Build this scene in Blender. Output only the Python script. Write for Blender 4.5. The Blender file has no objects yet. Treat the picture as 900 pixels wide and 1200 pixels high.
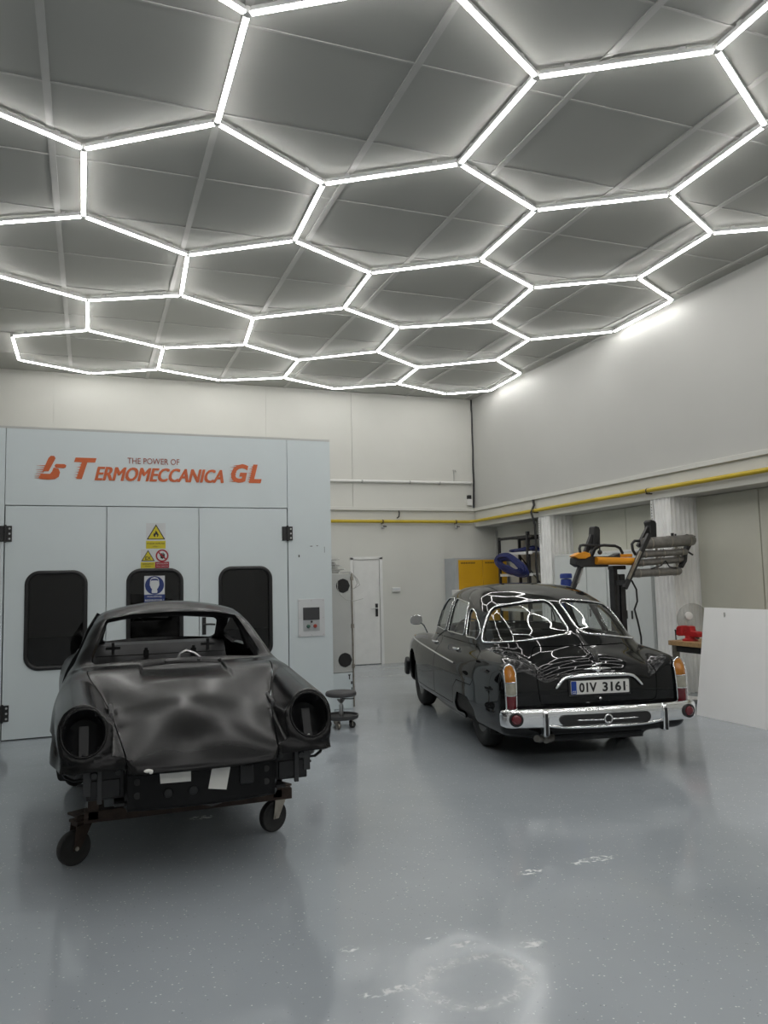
import bpy, bmesh, math, random
import numpy as np
from mathutils import Matrix, Vector

# ------------------------------------------------------------------ camera
SC = bpy.context.scene
COL = SC.collection
PI = math.pi
CAM_H = 1.6
cam_data = bpy.data.cameras.new('camera')
cam = bpy.data.objects.new('camera', cam_data)
COL.objects.link(cam)
SC.camera = cam
cam_data.sensor_fit = 'VERTICAL'
cam_data.sensor_height = 36.0
cam_data.lens = 911.0 / 1200.0 * 36.0
cam_data.clip_start = 0.05
cam_data.clip_end = 100
def _camera_axes(pitch=0.0868, roll=-0.0232, yaw=0.3623):
    f = np.array([0, math.cos(pitch), math.sin(pitch)])
    r = np.array([1.0, 0, 0])
    u = np.cross(r, f)
    r2 = math.cos(roll) * r + math.sin(roll) * u
    u2 = -math.sin(roll) * r + math.cos(roll) * u
    c, s = math.cos(yaw), math.sin(yaw)
    G = np.array([[c, s, 0], [-s, c, 0], [0, 0, 1]])
    return G @ r2, G @ u2, G @ f
_r, _u, _f = _camera_axes()
cam.matrix_world = Matrix(((_r[0], _u[0], -_f[0], 0), (_r[1], _u[1], -_f[1], 0), (_r[2], _u[2], -_f[2], CAM_H), (0, 0, 0, 1)))

# ------------------------------------------------------------------ world, exposure
world = bpy.data.worlds.new('night')
SC.world = world
world.use_nodes = True
world.node_tree.nodes['Background'].inputs[0].default_value = (0.02, 0.022, 0.025, 1)
world.node_tree.nodes['Background'].inputs[1].default_value = 0.2
SC.view_settings.view_transform = 'Standard'
SC.view_settings.look = 'None'
SC.view_settings.gamma = 1.0
SC.view_settings.use_curve_mapping = False
SC.view_settings.exposure = 0.0
LED_STRENGTH = 25.0
LED_YMIN = -7.6  # tube rows behind the camera are added, unseen, as frontal fill light
SC.cycles.max_bounces = 10
SC.cycles.diffuse_bounces = 5
SC.cycles.glossy_bounces = 5
SC.cycles.transparent_max_bounces = 12
SC.cycles.caustics_reflective = False
SC.cycles.caustics_refractive = False
SC.cycles.sample_clamp_indirect = 6.0
try:
    SC.cycles.use_denoising = True
except Exception:
    pass

# ------------------------------------------------------------------ materials
def mat(name, col, rough=0.5, metal=0.0, var=0.06, scale=6.0, bump=0.0, bscale=40.0, coat=0.0, rvar=0.0, spec=None, detail=4.0, stretch=(1, 1, 1)):
    m = bpy.data.materials.new(name)
    m.use_nodes = True
    nt = m.node_tree
    b = nt.nodes['Principled BSDF']
    b.inputs['Roughness'].default_value = rough
    b.inputs['Metallic'].default_value = metal
    if spec is not None: b.inputs['Specular IOR Level'].default_value = spec
    if coat:
        b.inputs['Coat Weight'].default_value = coat
        b.inputs['Coat Roughness'].default_value = 0.02
    tc = nt.nodes.new('ShaderNodeTexCoord')
    mp = nt.nodes.new('ShaderNodeMapping')
    mp.inputs['Scale'].default_value = stretch
    nt.links.new(tc.outputs['Object'], mp.inputs['Vector'])
    n = nt.nodes.new('ShaderNodeTexNoise')
    n.inputs['Scale'].default_value = scale
    n.inputs['Detail'].default_value = detail
    nt.links.new(mp.outputs['Vector'], n.inputs['Vector'])
    r = nt.nodes.new('ShaderNodeValToRGB')
    r.color_ramp.elements[0].position = 0.2
    r.color_ramp.elements[1].position = 0.8
    r.color_ramp.elements[0].color = tuple(max(0, c * (1 - var)) for c in col) + (1,)
    r.color_ramp.elements[1].color = tuple(min(1, c * (1 + var)) for c in col) + (1,)
    nt.links.new(n.outputs['Fac'], r.inputs['Fac'])
    nt.links.new(r.outputs['Color'], b.inputs['Base Color'])
    if rvar:
        mr = nt.nodes.new('ShaderNodeMapRange')
        mr.inputs['To Min'].default_value = max(0.0, rough - rvar)
        mr.inputs['To Max'].default_value = rough + rvar
        mr.inputs['From Min'].default_value = 0.15
        mr.inputs['From Max'].default_value = 0.85
        nt.links.new(n.outputs['Fac'], mr.inputs['Value'])
        nt.links.new(mr.outputs['Result'], b.inputs['Roughness'])
    if bump:
        n2 = nt.nodes.new('ShaderNodeTexNoise')
        n2.inputs['Scale'].default_value = bscale
        n2.inputs['Detail'].default_value = 3
        nt.links.new(mp.outputs['Vector'], n2.inputs['Vector'])
        bp = nt.nodes.new('ShaderNodeBump')
        bp.inputs['Strength'].default_value = bump
        bp.inputs['Distance'].default_value = 0.01
        nt.links.new(n2.outputs['Fac'], bp.inputs['Height'])
        nt.links.new(bp.outputs['Normal'], b.inputs['Normal'])
    return m

def emit_mat(name, col, strength):
    m = bpy.data.materials.new(name)
    m.use_nodes = True
    b = m.node_tree.nodes['Principled BSDF']
    b.inputs['Base Color'].default_value = (0.8, 0.8, 0.8, 1)
    b.inputs['Emission Color'].default_value = tuple(col) + (1,)
    b.inputs['Emission Strength'].default_value = strength
    return m

def glass_mat(name, tint, refl=0.08, rough=0.0):
    m = bpy.data.materials.new(name)
    m.use_nodes = True
    nt = m.node_tree
    for n in list(nt.nodes):
        if n.type == 'BSDF_PRINCIPLED': nt.nodes.remove(n)
    out = [n for n in nt.nodes if n.type == 'OUTPUT_MATERIAL'][0]
    t = nt.nodes.new('ShaderNodeBsdfTransparent'); t.inputs[0].default_value = tuple(tint) + (1,)
    g = nt.nodes.new('ShaderNodeBsdfGlossy'); g.inputs['Roughness'].default_value = rough
    fa = nt.nodes.new('ShaderNodeLayerWeight'); fa.inputs['Blend'].default_value = 0.5
    lw = nt.nodes.new('ShaderNodeMath'); lw.operation = 'POWER'; lw.inputs[1].default_value = 5.0
    nt.links.new(fa.outputs['Facing'], lw.inputs[0])
    ad = nt.nodes.new('ShaderNodeMath'); ad.operation = 'ADD'; ad.use_clamp = True
    ad.inputs[1].default_value = refl + .04
    mx = nt.nodes.new('ShaderNodeMixShader')
    nt.links.new(lw.outputs[0], ad.inputs[0]); nt.links.new(ad.outputs[0], mx.inputs[0])
    nt.links.new(t.outputs[0], mx.inputs[1]); nt.links.new(g.outputs[0], mx.inputs[2])
    nt.links.new(mx.outputs[0], out.inputs[0])
    return m

M = {}
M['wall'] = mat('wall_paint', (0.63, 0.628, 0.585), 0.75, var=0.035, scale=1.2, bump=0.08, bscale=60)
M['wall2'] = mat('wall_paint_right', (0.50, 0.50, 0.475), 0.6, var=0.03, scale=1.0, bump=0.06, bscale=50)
M['wall_white'] = mat('bright_white_wall', (0.84, 0.84, 0.82), 0.7, var=0.02)
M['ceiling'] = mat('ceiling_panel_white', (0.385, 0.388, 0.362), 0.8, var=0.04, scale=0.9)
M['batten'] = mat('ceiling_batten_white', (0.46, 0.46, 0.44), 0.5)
M['column'] = mat('white_fluted_cladding', (0.90, 0.90, 0.88), 0.5, var=0.06, scale=5)
M['gate'] = mat('beige_gate_panel', (0.60, 0.60, 0.52), 0.55, var=0.04, scale=2)
M['white_plastic'] = mat('white_plastic', (0.75, 0.75, 0.73), 0.4)
M['led_body'] = mat('led_housing', (0.62, 0.62, 0.62), 0.35)
M['led'] = emit_mat('led_diffuser', (1.0, 0.985, 0.965), LED_STRENGTH)
M['yellow_pipe'] = mat('yellow_gas_pipe_paint', (0.52, 0.38, 0.02), 0.4, var=0.12, scale=3)
M['black_plastic'] = mat('black_plastic', (0.015, 0.015, 0.016), 0.45)
M['rubber'] = mat('black_rubber', (0.018, 0.018, 0.018), 0.7, var=0.3, scale=20)
M['booth'] = mat('booth_grey_enamel', (0.66, 0.725, 0.74), 0.38, var=0.03, scale=1.5)
M['booth_side'] = mat('grey_sheet_metal', (0.50, 0.51, 0.49), 0.45, var=0.05, scale=4)
M['seal'] = mat('black_window_seal', (0.012, 0.012, 0.013), 0.35)
M['dark_glass'] = glass_mat('dark_booth_glass', (0.10, 0.105, 0.11), 0.01)
M['orange'] = mat('orange_lettering', (0.62, 0.125, 0.03), 0.45, var=0.1, scale=12)
M['brown_letter'] = mat('thin_brown_lettering', (0.32, 0.06, 0.03), 0.5)
M['sign_white'] = mat('sign_white', (0.62, 0.64, 0.65), 0.5)
M['sign_yellow'] = mat('sign_yellow', (0.62, 0.52, 0.02), 0.5)
M['sign_red'] = mat('sign_red', (0.33, 0.012, 0.025), 0.5)
M['sign_blue'] = mat('sign_blue', (0.012, 0.03, 0.16), 0.5)
M['sign_black'] = mat('sign_black', (0.012, 0.012, 0.012), 0.5)
M['steel'] = mat('brushed_steel', (0.55, 0.55, 0.55), 0.3, 1.0, var=0.1, scale=15)
M['chrome'] = mat('chrome', (0.86, 0.87, 0.88), 0.06, 1.0, var=0.02)
M['dark_steel'] = mat('dark_oily_steel', (0.045, 0.045, 0.047), 0.45, 0.5, var=0.3, scale=12)
M['rust'] = mat('rusty_dark_steel', (0.035, 0.022, 0.016), 0.7, 0.2, var=0.6, scale=18, bump=0.3)
M['zinc'] = mat('zinc_plated_steel', (0.38, 0.35, 0.30), 0.4, 0.8, var=0.25, scale=20)
M['locker'] = mat('grey_locker_enamel', (0.66, 0.69, 0.68), 0.45, var=0.03)
M['yellow_door'] = mat('yellow_cabinet_enamel', (0.66, 0.36, 0.012), 0.4, var=0.06, scale=3)
M['grey_cab'] = mat('grey_cabinet_enamel', (0.40, 0.42, 0.43), 0.45)
M['wood'] = mat('worktop_wood', (0.42, 0.27, 0.13), 0.5, var=0.25, scale=6, stretch=(1, 8, 8))
M['red'] = mat('red_vise_enamel', (0.42, 0.015, 0.018), 0.35, var=0.15, scale=15)
M['blue_hose'] = mat('blue_hose_rubber', (0.012, 0.022, 0.13), 0.4, var=0.2)
M['blue'] = mat('blue_enamel', (0.015, 0.04, 0.24), 0.4)
M['orange_tube'] = mat('orange_yellow_enamel', (0.75, 0.30, 0.015), 0.4, var=0.08)
M['lamp_grey'] = mat('worn_grey_lamp_housing', (0.23, 0.22, 0.205), 0.45, 0.3, var=0.35, scale=14)
M['board'] = mat('white_board_surface', (0.92, 0.92, 0.91), 0.5, var=0.02, scale=2)
M['paper'] = mat('white_paper_tape', (0.78, 0.77, 0.73), 0.8)
M['stool_grey'] = mat('dark_grey_stool_seat', (0.06, 0.06, 0.062), 0.55, var=0.2, scale=20)
M['clear_disc'] = glass_mat('scratched_clear_plastic', (0.80, 0.80, 0.79), 0.06, 0.35)
M['cable_grey'] = mat('grey_cable', (0.45, 0.45, 0.43), 0.5)
M['screen'] = mat('dark_screen', (0.06, 0.06, 0.065), 0.25)
M['btn_green'] = mat('green_button', (0.05, 0.12, 0.09), 0.4)
M['btn_red'] = mat('red_button', (0.35, 0.05, 0.03), 0.4)

# floor: glossy grey-blue epoxy with flakes, slow waves and white scuffs mixed with painted tube reflection
def floor_material():
    m = bpy.data.materials.new('grey_epoxy_floor')
    m.use_nodes = True
    nt = m.node_tree; N = nt.nodes; L = nt.links
    b = N['Principled BSDF']
    tc = N.new('ShaderNodeTexCoord')
    def noise(scale, detail=3, dist=0.0, stretch=None):
        n = N.new('ShaderNodeTexNoise'); n.inputs['Scale'].default_value = scale; n.inputs['Detail'].default_value = detail
        n.inputs['Distortion'].default_value = dist
        if stretch:
            mp = N.new('ShaderNodeMapping'); mp.inputs['Scale'].default_value = stretch
            L.new(tc.outputs['Object'], mp.inputs['Vector']); L.new(mp.outputs['Vector'], n.inputs['Vector'])
        else: L.new(tc.outputs['Object'], n.inputs['Vector'])
        return n
    def ramp(src, p0, p1, c0=(0, 0, 0, 1), c1=(1, 1, 1, 1)):
        r = N.new('ShaderNodeValToRGB'); e = r.color_ramp.elements
        e[0].position, e[1].position, e[0].color, e[1].color = p0, p1, c0, c1
        L.new(src, r.inputs['Fac']); return r
    def mix(a, c, f):
        x = N.new('ShaderNodeMix'); x.data_type = 'RGBA'
        L.new(f, x.inputs[0])
        for s, i in ((a, 6), (c, 7)):
            if isinstance(s, tuple): x.inputs[i].default_value = s
            else: L.new(s, x.inputs[i])
        return x.outputs[2]
    def math_(op, a, c):
        x = N.new('ShaderNodeMath'); x.operation = op
        for s, i in ((a, 0), (c, 1)):
            if isinstance(s, (int, float)): x.inputs[i].default_value = s
            else: L.new(s, x.inputs[i])
        x.use_clamp = (op in ('MULTIPLY', 'ADD', 'SUBTRACT'))
        return x.outputs[0]
    base = ramp(noise(0.8, 4).outputs['Fac'], 0.3, 0.7, (0.305, 0.335, 0.362, 1), (0.355, 0.388, 0.416, 1)).outputs['Color']
    vo = N.new('ShaderNodeTexVoronoi'); vo.inputs['Scale'].default_value = 42
    L.new(tc.outputs['Object'], vo.inputs['Vector'])
    flake = ramp(vo.outputs['Distance'], 0.11, 0.19, (1, 1, 1, 1), (0, 0, 0, 1)).outputs['Color']
    pick = ramp(noise(30, 1).outputs['Fac'], 0.50, 0.56).outputs['Color']
    fl = math_('MULTIPLY', math_('MULTIPLY', flake, pick), 0.8)
    col = mix(base, (0.75, 0.77, 0.78, 1), fl)
    vo2 = N.new('ShaderNodeTexVoronoi'); vo2.inputs['Scale'].default_value = 45
    L.new(tc.outputs['Object'], vo2.inputs['Vector'])
    fl2 = math_('MULTIPLY', math_('MULTIPLY', ramp(vo2.outputs['Distance'], 0.09, 0.15, (1, 1, 1, 1), (0, 0, 0, 1)).outputs['Color'], ramp(noise(22, 1).outputs['Fac'], 0.55, 0.6).outputs['Color']), 0.5)
    col = mix(col, (0.05, 0.055, 0.06, 1), fl2)
    # white marks: a ring of scuffs and painted tube reflection, plus stray scuffs
    scuff_glint = None
    ridge = N.new('ShaderNodeMath'); ridge.operation = 'ABSOLUTE'
    nz = noise(5.5, 6, 1.2)
    sb = math_('SUBTRACT', nz.outputs['Fac'], 0.5); N_sb = sb.node; N_sb.use_clamp = False
    L.new(sb, ridge.inputs[0])
    lines = ramp(ridge.outputs[0], 0.0, 0.035, (1, 1, 1, 1), (0, 0, 0, 1)).outputs['Color']
    powder = math_('MULTIPLY', ramp(noise(28, 5, 0.8).outputs['Fac'], 0.46, 0.66).outputs['Color'], 0.55)
    for (cx, cy, rx, ry, ring) in FLOOR_MARKS:
        mp = N.new('ShaderNodeMapping'); mp.vector_type = 'TEXTURE'
        mp.inputs['Location'].default_value = (cx, cy, 0); mp.inputs['Scale'].default_value = (rx, ry, 1)
        L.new(tc.outputs['Object'], mp.inputs['Vector'])
        ln = N.new('ShaderNodeVectorMath'); ln.operation = 'LENGTH'; L.new(mp.outputs['Vector'], ln.inputs[0])
        wob = N.new('ShaderNodeMath'); wob.operation = 'MULTIPLY_ADD'; L.new(noise(3.0, 2).outputs['Fac'], wob.inputs[0]); wob.inputs[1].default_value = 0.7
        L.new(ln.outputs['Value'], wob.inputs[2])
        if ring:
            d = N.new('ShaderNodeMath'); d.operation = 'SUBTRACT'; L.new(wob.outputs[0], d.inputs[0]); d.inputs[1].default_value = 1.2
            ab = N.new('ShaderNodeMath'); ab.operation = 'ABSOLUTE'; L.new(d.outputs[0], ab.inputs[0])
            msk = ramp(ab.outputs[0], 0.02, 0.22, (1, 1, 1, 1), (0, 0, 0, 1)).outputs['Color']
        else:
            msk = ramp(wob.outputs[0], 0.8, 1.3, (1, 1, 1, 1), (0, 0, 0, 1)).outputs['Color']
        s = math_('MULTIPLY', msk, math_('MULTIPLY', powder, 1.7))
        if ring:
            s = math_('ADD', math_('MULTIPLY', msk, math_('MULTIPLY', math_('ADD', math_('MULTIPLY', lines, 0.5), powder), 0.8)), math_('MULTIPLY', msk, 0.08))
        scuff_glint = s if scuff_glint is None else math_('ADD', scuff_glint, s)
    scuff_glint = math_('MULTIPLY', scuff_glint, 0.95)
    col = mix(col, (0.80, 0.81, 0.81, 1), scuff_glint)
    L.new(col, b.inputs['Base Color'])
    rr = ramp(noise(1.1, 5, 0.6).outputs['Fac'], 0.35, 0.68, (0.08, 0.08, 0.08, 1), (0.15, 0.15, 0.15, 1)).outputs['Color']
    rr = math_('ADD', rr, math_('MULTIPLY', scuff_glint, 0.5))
    L.new(rr, b.inputs['Roughness'])
    b.inputs['IOR'].default_value = 1.46
    h1 = noise(1.3, 3, 0.4, (1, 1, 1)).outputs['Fac']
    h2 = noise(9.0, 2, 0.3).outputs['Fac']
    hh = math_('ADD', math_('MULTIPLY', h1, 1.0), math_('ADD', math_('MULTIPLY', h2, 0.10), math_('MULTIPLY', noise(26.0, 2, 0.2).outputs['Fac'], 0.012)))
    hh.node.use_clamp = False
    bp = N.new('ShaderNodeBump'); bp.inputs['Strength'].default_value = 0.5; bp.inputs['Distance'].default_value = 0.010
    L.new(hh, bp.inputs['Height']); L.new(bp.outputs['Normal'], b.inputs['Normal'])
    return m
# centre x, centre y, radius x, radius y, is it a ring
FLOOR_MARKS = [(1.46, 2.93, 0.25, 0.20, True), (1.07, 3.38, 0.075, 0.05, False), (1.44, 3.33, 0.06, 0.025, False), (1.55, 3.22, 0.14, 0.04, False), (1.83, 3.11, 0.12, 0.06, False), (1.10, 2.99, 0.20, 0.05, False), (2.25, 3.83, 0.14, 0.06, False), (2.66, 3.84, 0.25, 0.07, False), (0.73, 5.61, 0.14, 0.08, False)]

# ------------------------------------------------------------------ object helpers
def tag(o, label=None, cat=None, group=None, kind=None):
    if label: o['label'] = label
    if cat: o['category'] = cat
    if group: o['group'] = group
    if kind: o['kind'] = kind
    return o
def empty(name, loc, rotz=0.0, **kw):
    o = bpy.data.objects.new(name, None)
    COL.objects.link(o)
    o.location = loc; o.rotation_euler = (0, 0, rotz); o.empty_display_size = 0.1
    return tag(o, **kw)
def link_mesh(name, me, m, parent=None, loc=(0, 0, 0)):
    o = bpy.data.objects.new(name, me)
    COL.objects.link(o)
    if m is not None:
        me.materials.clear(); me.materials.append(m)
    if parent is not None: o.parent = parent
    o.location = loc
    return o
def origin_of(parent):
    """world location of a chain of unrotated parents"""
    p = Vector((0, 0, 0))
    while parent is not None:
        p += Vector(parent.location); parent = parent.parent
    return p

class MB:
    def __init__(s): s.v = []; s.f = []; s.sm = []
    def add(s, vs, fs, smooth=False, mtx=None):
        n = len(s.v)
        if mtx is not None: vs = [tuple(mtx @ Vector(p)) for p in vs]
        s.v += [tuple(map(float, p)) for p in vs]
        s.f += [tuple(i + n for i in f) for f in fs]
        s.sm += [smooth] * len(fs)
        return s
    def box(s, x0, x1, y0, y1, z0, z1, mtx=None):
        x0, x1 = min(x0, x1), max(x0, x1); y0, y1 = min(y0, y1), max(y0, y1); z0, z1 = min(z0, z1), max(z0, z1)
        return s.add([(x0, y0, z0), (x1, y0, z0), (x1, y1, z0), (x0, y1, z0), (x0, y0, z1), (x1, y0, z1), (x1, y1, z1), (x0, y1, z1)],
                     [(0, 3, 2, 1), (4, 5, 6, 7), (0, 1, 5, 4), (1, 2, 6, 5), (2, 3, 7, 6), (3, 0, 4, 7)], False, mtx)
    def bar(s, p0, p1, w, h, up=(0, 0, 1)):
        p0, p1 = Vector(p0), Vector(p1); d = (p1 - p0); ln = d.length; d.normalize()
        u = Vector(up); x = d.cross(u)
        if x.length < 1e-4: x = d.cross(Vector((1, 0, 0)))
        x.normalize(); z = x.cross(d)
        m = Matrix(((x[0], d[0], z[0], p0[0]), (x[1], d[1], z[1], p0[1]), (x[2], d[2], z[2], p0[2]), (0, 0, 0, 1)))
        return s.box(-w / 2, w / 2, 0, ln, -h / 2, h / 2, m)
    def lathe(s, prof, origin=(0, 0, 0), axis=(0, 0, 1), n=24, smooth=True, cap=True):
        ax = Vector(axis).normalized()
        t = Vector((1, 0, 0)) if abs(ax.x) < 0.9 else Vector((0, 1, 0))
        e1 = ax.cross(t).normalized(); e2 = ax.cross(e1)
        o = Vector(origin); vs = []; fs = []
        for r, z in prof:
            for k in range(n):
                a = 2 * PI * k / n
                vs.append(o + ax * z + (e1 * math.cos(a) + e2 * math.sin(a)) * r)
        for j in range(len(prof) - 1):
            for k in range(n):
                k2 = (k + 1) % n
                fs.append((j * n + k, j * n + k2, (j + 1) * n + k2, (j + 1) * n + k))
        s.add(vs, fs, smooth)
        if cap:
            if prof[0][0] > 1e-6: s.add(vs[:n], [tuple(range(n))[::-1]], False)
            if prof[-1][0] > 1e-6: s.add(vs[-n:], [tuple(range(n))], False)
        return s
    def cyl(s, p0, p1, r, n=20, r1=None, smooth=True):
        p0, p1 = Vector(p0), Vector(p1)
        d = p1 - p0
        return s.lathe([(r, 0), (r if r1 is None else r1, d.length)], p0, d, n, smooth)
    def tube(s, pts, r, n=10, closed=False, caps=True, flat=1.0, up=None):
        P = [Vector(p) for p in pts]; k = len(P); vs = []; fs = []
        T = []
        for i in range(k):
            a = P[(i - 1) % k] if (closed or i > 0) else P[0]
            c = P[(i + 1) % k] if (closed or i < k - 1) else P[-1]
            d = (c - a)
            T.append(d.normalized() if d.length > 1e-9 else Vector((0, 0, 1)))
        ref = Vector(up) if up is not None else (Vector((0, 0, 1)) if abs(T[0].z) < 0.9 else Vector((1, 0, 0)))
        nrm = (ref - T[0] * ref.dot(T[0])).normalized()
        rr = r if hasattr(r, '__len__') else [r] * k
        for i in range(k):
            if up is not None:
                q = ref - T[i] * ref.dot(T[i])
                if q.length > 1e-4: nrm = q.normalized()
            else:
                nrm = (nrm - T[i] * nrm.dot(T[i])).normalized()
            bn = T[i].cross(nrm)
            for j in range(n):
                a = 2 * PI * j / n
                vs.append(P[i] + (nrm * math.cos(a) * flat + bn * math.sin(a)) * rr[i])
        for i in range(k if closed else k - 1):
            i2 = (i + 1) % k
            for j in range(n):
                j2 = (j + 1) % n
                fs.append((i * n + j, i * n + j2, i2 * n + j2, i2 * n + j))
        s.add(vs, fs, True)
        if caps and not closed:
            s.add(vs[:n], [tuple(range(n))[::-1]], False); s.add(vs[-n:], [tuple(range(n))], False)
        return s
    def prism(s, poly, a, b, axis='y', smooth=False):
        """poly of 2d points extruded along an axis: y -> (x,z), x -> (y,z), z -> (x,y)"""
        n = len(poly)
        def P(p, t): return {'y': (p[0], t, p[1]), 'x': (t, p[0], p[1]), 'z': (p[0], p[1], t)}[axis]
        vs = [P(p, a) for p in poly] + [P(p, b) for p in poly]
        ar = sum(poly[i][0] * poly[(i + 1) % n][1] - poly[(i + 1) % n][0] * poly[i][1] for i in range(n))
        flip = (ar > 0) == (axis != 'y')
        if b < a: flip = not flip
        side = [(i, (i + 1) % n, n + (i + 1) % n, n + i) for i in range(n)]
        caps = [tuple(range(n))[::-1], tuple(range(n, 2 * n))]
        if not flip: side = [f[::-1] for f in side]; caps = [f[::-1] for f in caps]
        s.add(vs, side, smooth); s.add(vs, caps, False)
        return s
    def sphere(s, c, r, n=16, m=10, sc=(1, 1, 1)):
        vs = []; fs = []
        for i in range(m + 1):
            th = PI * i / m
            for k in range(n):
                a = 2 * PI * k / n
                vs.append((c[0] + r * sc[0] * math.sin(th) * math.cos(a), c[1] + r * sc[1] * math.sin(th) * math.sin(a), c[2] + r * sc[2] * math.cos(th)))
        for i in range(m):
            for k in range(n):
                k2 = (k + 1) % n
                fs.append((i * n + k, (i + 1) * n + k, (i + 1) * n + k2, i * n + k2))
        return s.add(vs, fs, True)
    def mesh(s, name, off=(0, 0, 0)):
        me = bpy.data.meshes.new(name)
        v = np.array(s.v, float) - np.array(off, float)
        me.from_pydata(v.tolist(), [], s.f)
        me.polygons.foreach_set('use_smooth', s.sm)
        bm = bmesh.new(); bm.from_mesh(me)
        bmesh.ops.remove_doubles(bm, verts=bm.verts, dist=1e-5)
        bmesh.ops.recalc_face_normals(bm, faces=bm.faces)
        for e in bm.edges:
            if len(e.link_faces) == 2 and (not all(f.smooth for f in e.link_faces) or e.calc_face_angle(0) > 0.9): e.smooth = False
        bm.to_mesh(me); bm.free()
        return me
    def build(s, name, m, parent=None, local=False, loc=None, bevel=0.0, seg=2):
        """vertices are given in world space (or, local=True, in the parent's space)"""
        if parent is not None:
            off = Vector((0, 0, 0)) if local else origin_of(parent)
            o = link_mesh(name, s.mesh(name, off), m, parent)
        else:
            if loc is None:
                v = np.array(s.v); loc = ((v[:, 0].min() + v[:, 0].max()) / 2, (v[:, 1].min() + v[:, 1].max()) / 2, v[:, 2].min())
            o = link_mesh(name, s.mesh(name, loc), m, None, loc)
        if bevel:
            b = o.modifiers.new('edge', 'BEVEL'); b.width = bevel; b.segments = seg; b.limit_method = 'ANGLE'; b.angle_limit = 0.7
            b.harden_normals = True
        return o

def text_mesh(body, width=None, height=None, extrude=0.0, shear=0.0, bold=0.0, spacing=1.0, align='CENTER'):
    """lettering as a MB in the xz plane, facing -y; centred on the origin"""
    cu = bpy.data.curves.new('lettering', 'FONT'); cu.body = body; cu.size = 1.0; cu.extrude = extrude; cu.shear = shear
    cu.offset = bold; cu.space_character = spacing; cu.resolution_u = 3; cu.align_x = align
    o = bpy.data.objects.new('lettering', cu); COL.objects.link(o)
    me = bpy.data.meshes.new_from_object(o.evaluated_get(bpy.context.evaluated_depsgraph_get()))
    v = np.array([p.co[:] for p in me.vertices]); f = [tuple(p.vertices) for p in me.polygons]
    bpy.data.objects.remove(o); bpy.data.curves.remove(cu); bpy.data.meshes.remove(me)
    lo, hi = v.min(0), v.max(0)
    v[:, :2] -= (lo[:2] + hi[:2]) / 2
    sz = hi - lo
    sx = width / sz[0] if width else height / sz[1]
    sy = height / sz[1] if height else sx
    return [(p[0] * sx, -p[2], p[1] * sy) for p in v], f
def put_text(mb, body, centre, **kw):
    v, f = text_mesh(body, **kw)
    return mb.add([(p[0] + centre[0], p[1] + centre[1], p[2] + centre[2]) for p in v], f)
def rrect(x0, x1, z0, z1, r, n=8):
    pts = []
    for cx, cz, a0 in ((x1 - r, z1 - r, 0), (x0 + r, z1 - r, 90), (x0 + r, z0 + r, 180), (x1 - r, z0 + r, 270)):
        for k in range(n + 1):
            a = math.radians(a0 + 90.0 * k / n)
            pts.append((cx + r * math.cos(a), cz + r * math.sin(a)))
    return pts
def circle(cx, cz, r, n=32, a0=0.0):
    return [(cx + r * math.cos(a0 + 2 * PI * k / n), cz + r * math.sin(a0 + 2 * PI * k / n)) for k in range(n)]
def copy_tree(o, parent=None):
    c = o.copy(); COL.objects.link(c)
    if parent is not None: c.parent = parent
    for ch in list(o.children): copy_tree(ch, c)
    return c
# ================================================================== ROOM SHELL
XR, XB, YB, ZC = 7.34, 7.80, 14.13, 5.26      # upper right wall, back of the bays, back wall, ceiling
XL, YF = -5.2, -9.0
M['floor'] = floor_material()
def S(name, mb, m, parent=None, bevel=0.0, loc=None):
    o = mb.build(name, m, parent, loc=loc, bevel=bevel)
    if parent is None: o['kind'] = 'structure'
    return o
S('floor', MB().box(XL - .2, XB + .3, YF - .2, YB + .3, -0.15, 0), M['floor'], loc=(0, 0, 0))
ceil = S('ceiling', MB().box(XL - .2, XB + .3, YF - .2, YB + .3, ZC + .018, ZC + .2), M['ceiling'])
xl = [-0.33 + 1.243 * k for k in range(-4, 7)] + [XR + .02]
yl = [3.76 + 1.036 * k for k in range(-12, 10)] + [YB]
pieces = {}
for i in range(len(xl) - 1):
    for j in range(len(yl) - 1):
        w, d = xl[i + 1] - xl[i] - .016, yl[j + 1] - yl[j] - .011
        key = (round(w, 3), round(d, 3))
        if key not in pieces:
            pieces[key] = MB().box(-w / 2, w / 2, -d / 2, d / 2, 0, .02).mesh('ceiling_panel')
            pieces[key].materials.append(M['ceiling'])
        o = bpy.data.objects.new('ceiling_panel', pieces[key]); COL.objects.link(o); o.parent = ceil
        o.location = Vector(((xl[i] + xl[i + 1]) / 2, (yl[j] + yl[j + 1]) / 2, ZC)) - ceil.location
for x in xl[:-1]:
    S('ceiling_batten', MB().box(x - .027, x + .027, YF, YB, ZC - .012, ZC + .004), M['batten'], ceil)
for y in yl[1:-1]:
    S('ceiling_strip', MB().box(XL, XR, y - .007, y + .007, ZC - .008, ZC + .004), M['batten'], ceil)
# back wall: base plus the separate boards one can tell apart
wb = S('wall_back', MB().box(XL - .2, XB + .3, YB + .012, YB + .2, 0, ZC), M['wall'])
xs_ = [XL, -0.6, 3.04, 4.72, XR]
for i in range(4):
    S('wall_board', MB().box(xs_[i] + .006, xs_[i + 1] - .006, YB, YB + .02, 3.0, ZC - .004), M['wall'], wb)
S('wall_board', MB().box(XL, XB, YB + .004, YB + .02, 2.68, 3.0), M['wall'], wb)
S('wall_board', MB().box(XL, 4.66, YB - .03, YB + .02, 0, 2.68), M['wall'], wb)
S('wall_board', MB().box(5.26, 6.63, YB - .03, YB + .02, 0, 2.68), M['wall'], wb)
S('wall_board', MB().box(4.66, 5.26, YB - .03, YB + .02, 2.03, 2.68), M['wall'], wb)
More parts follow.
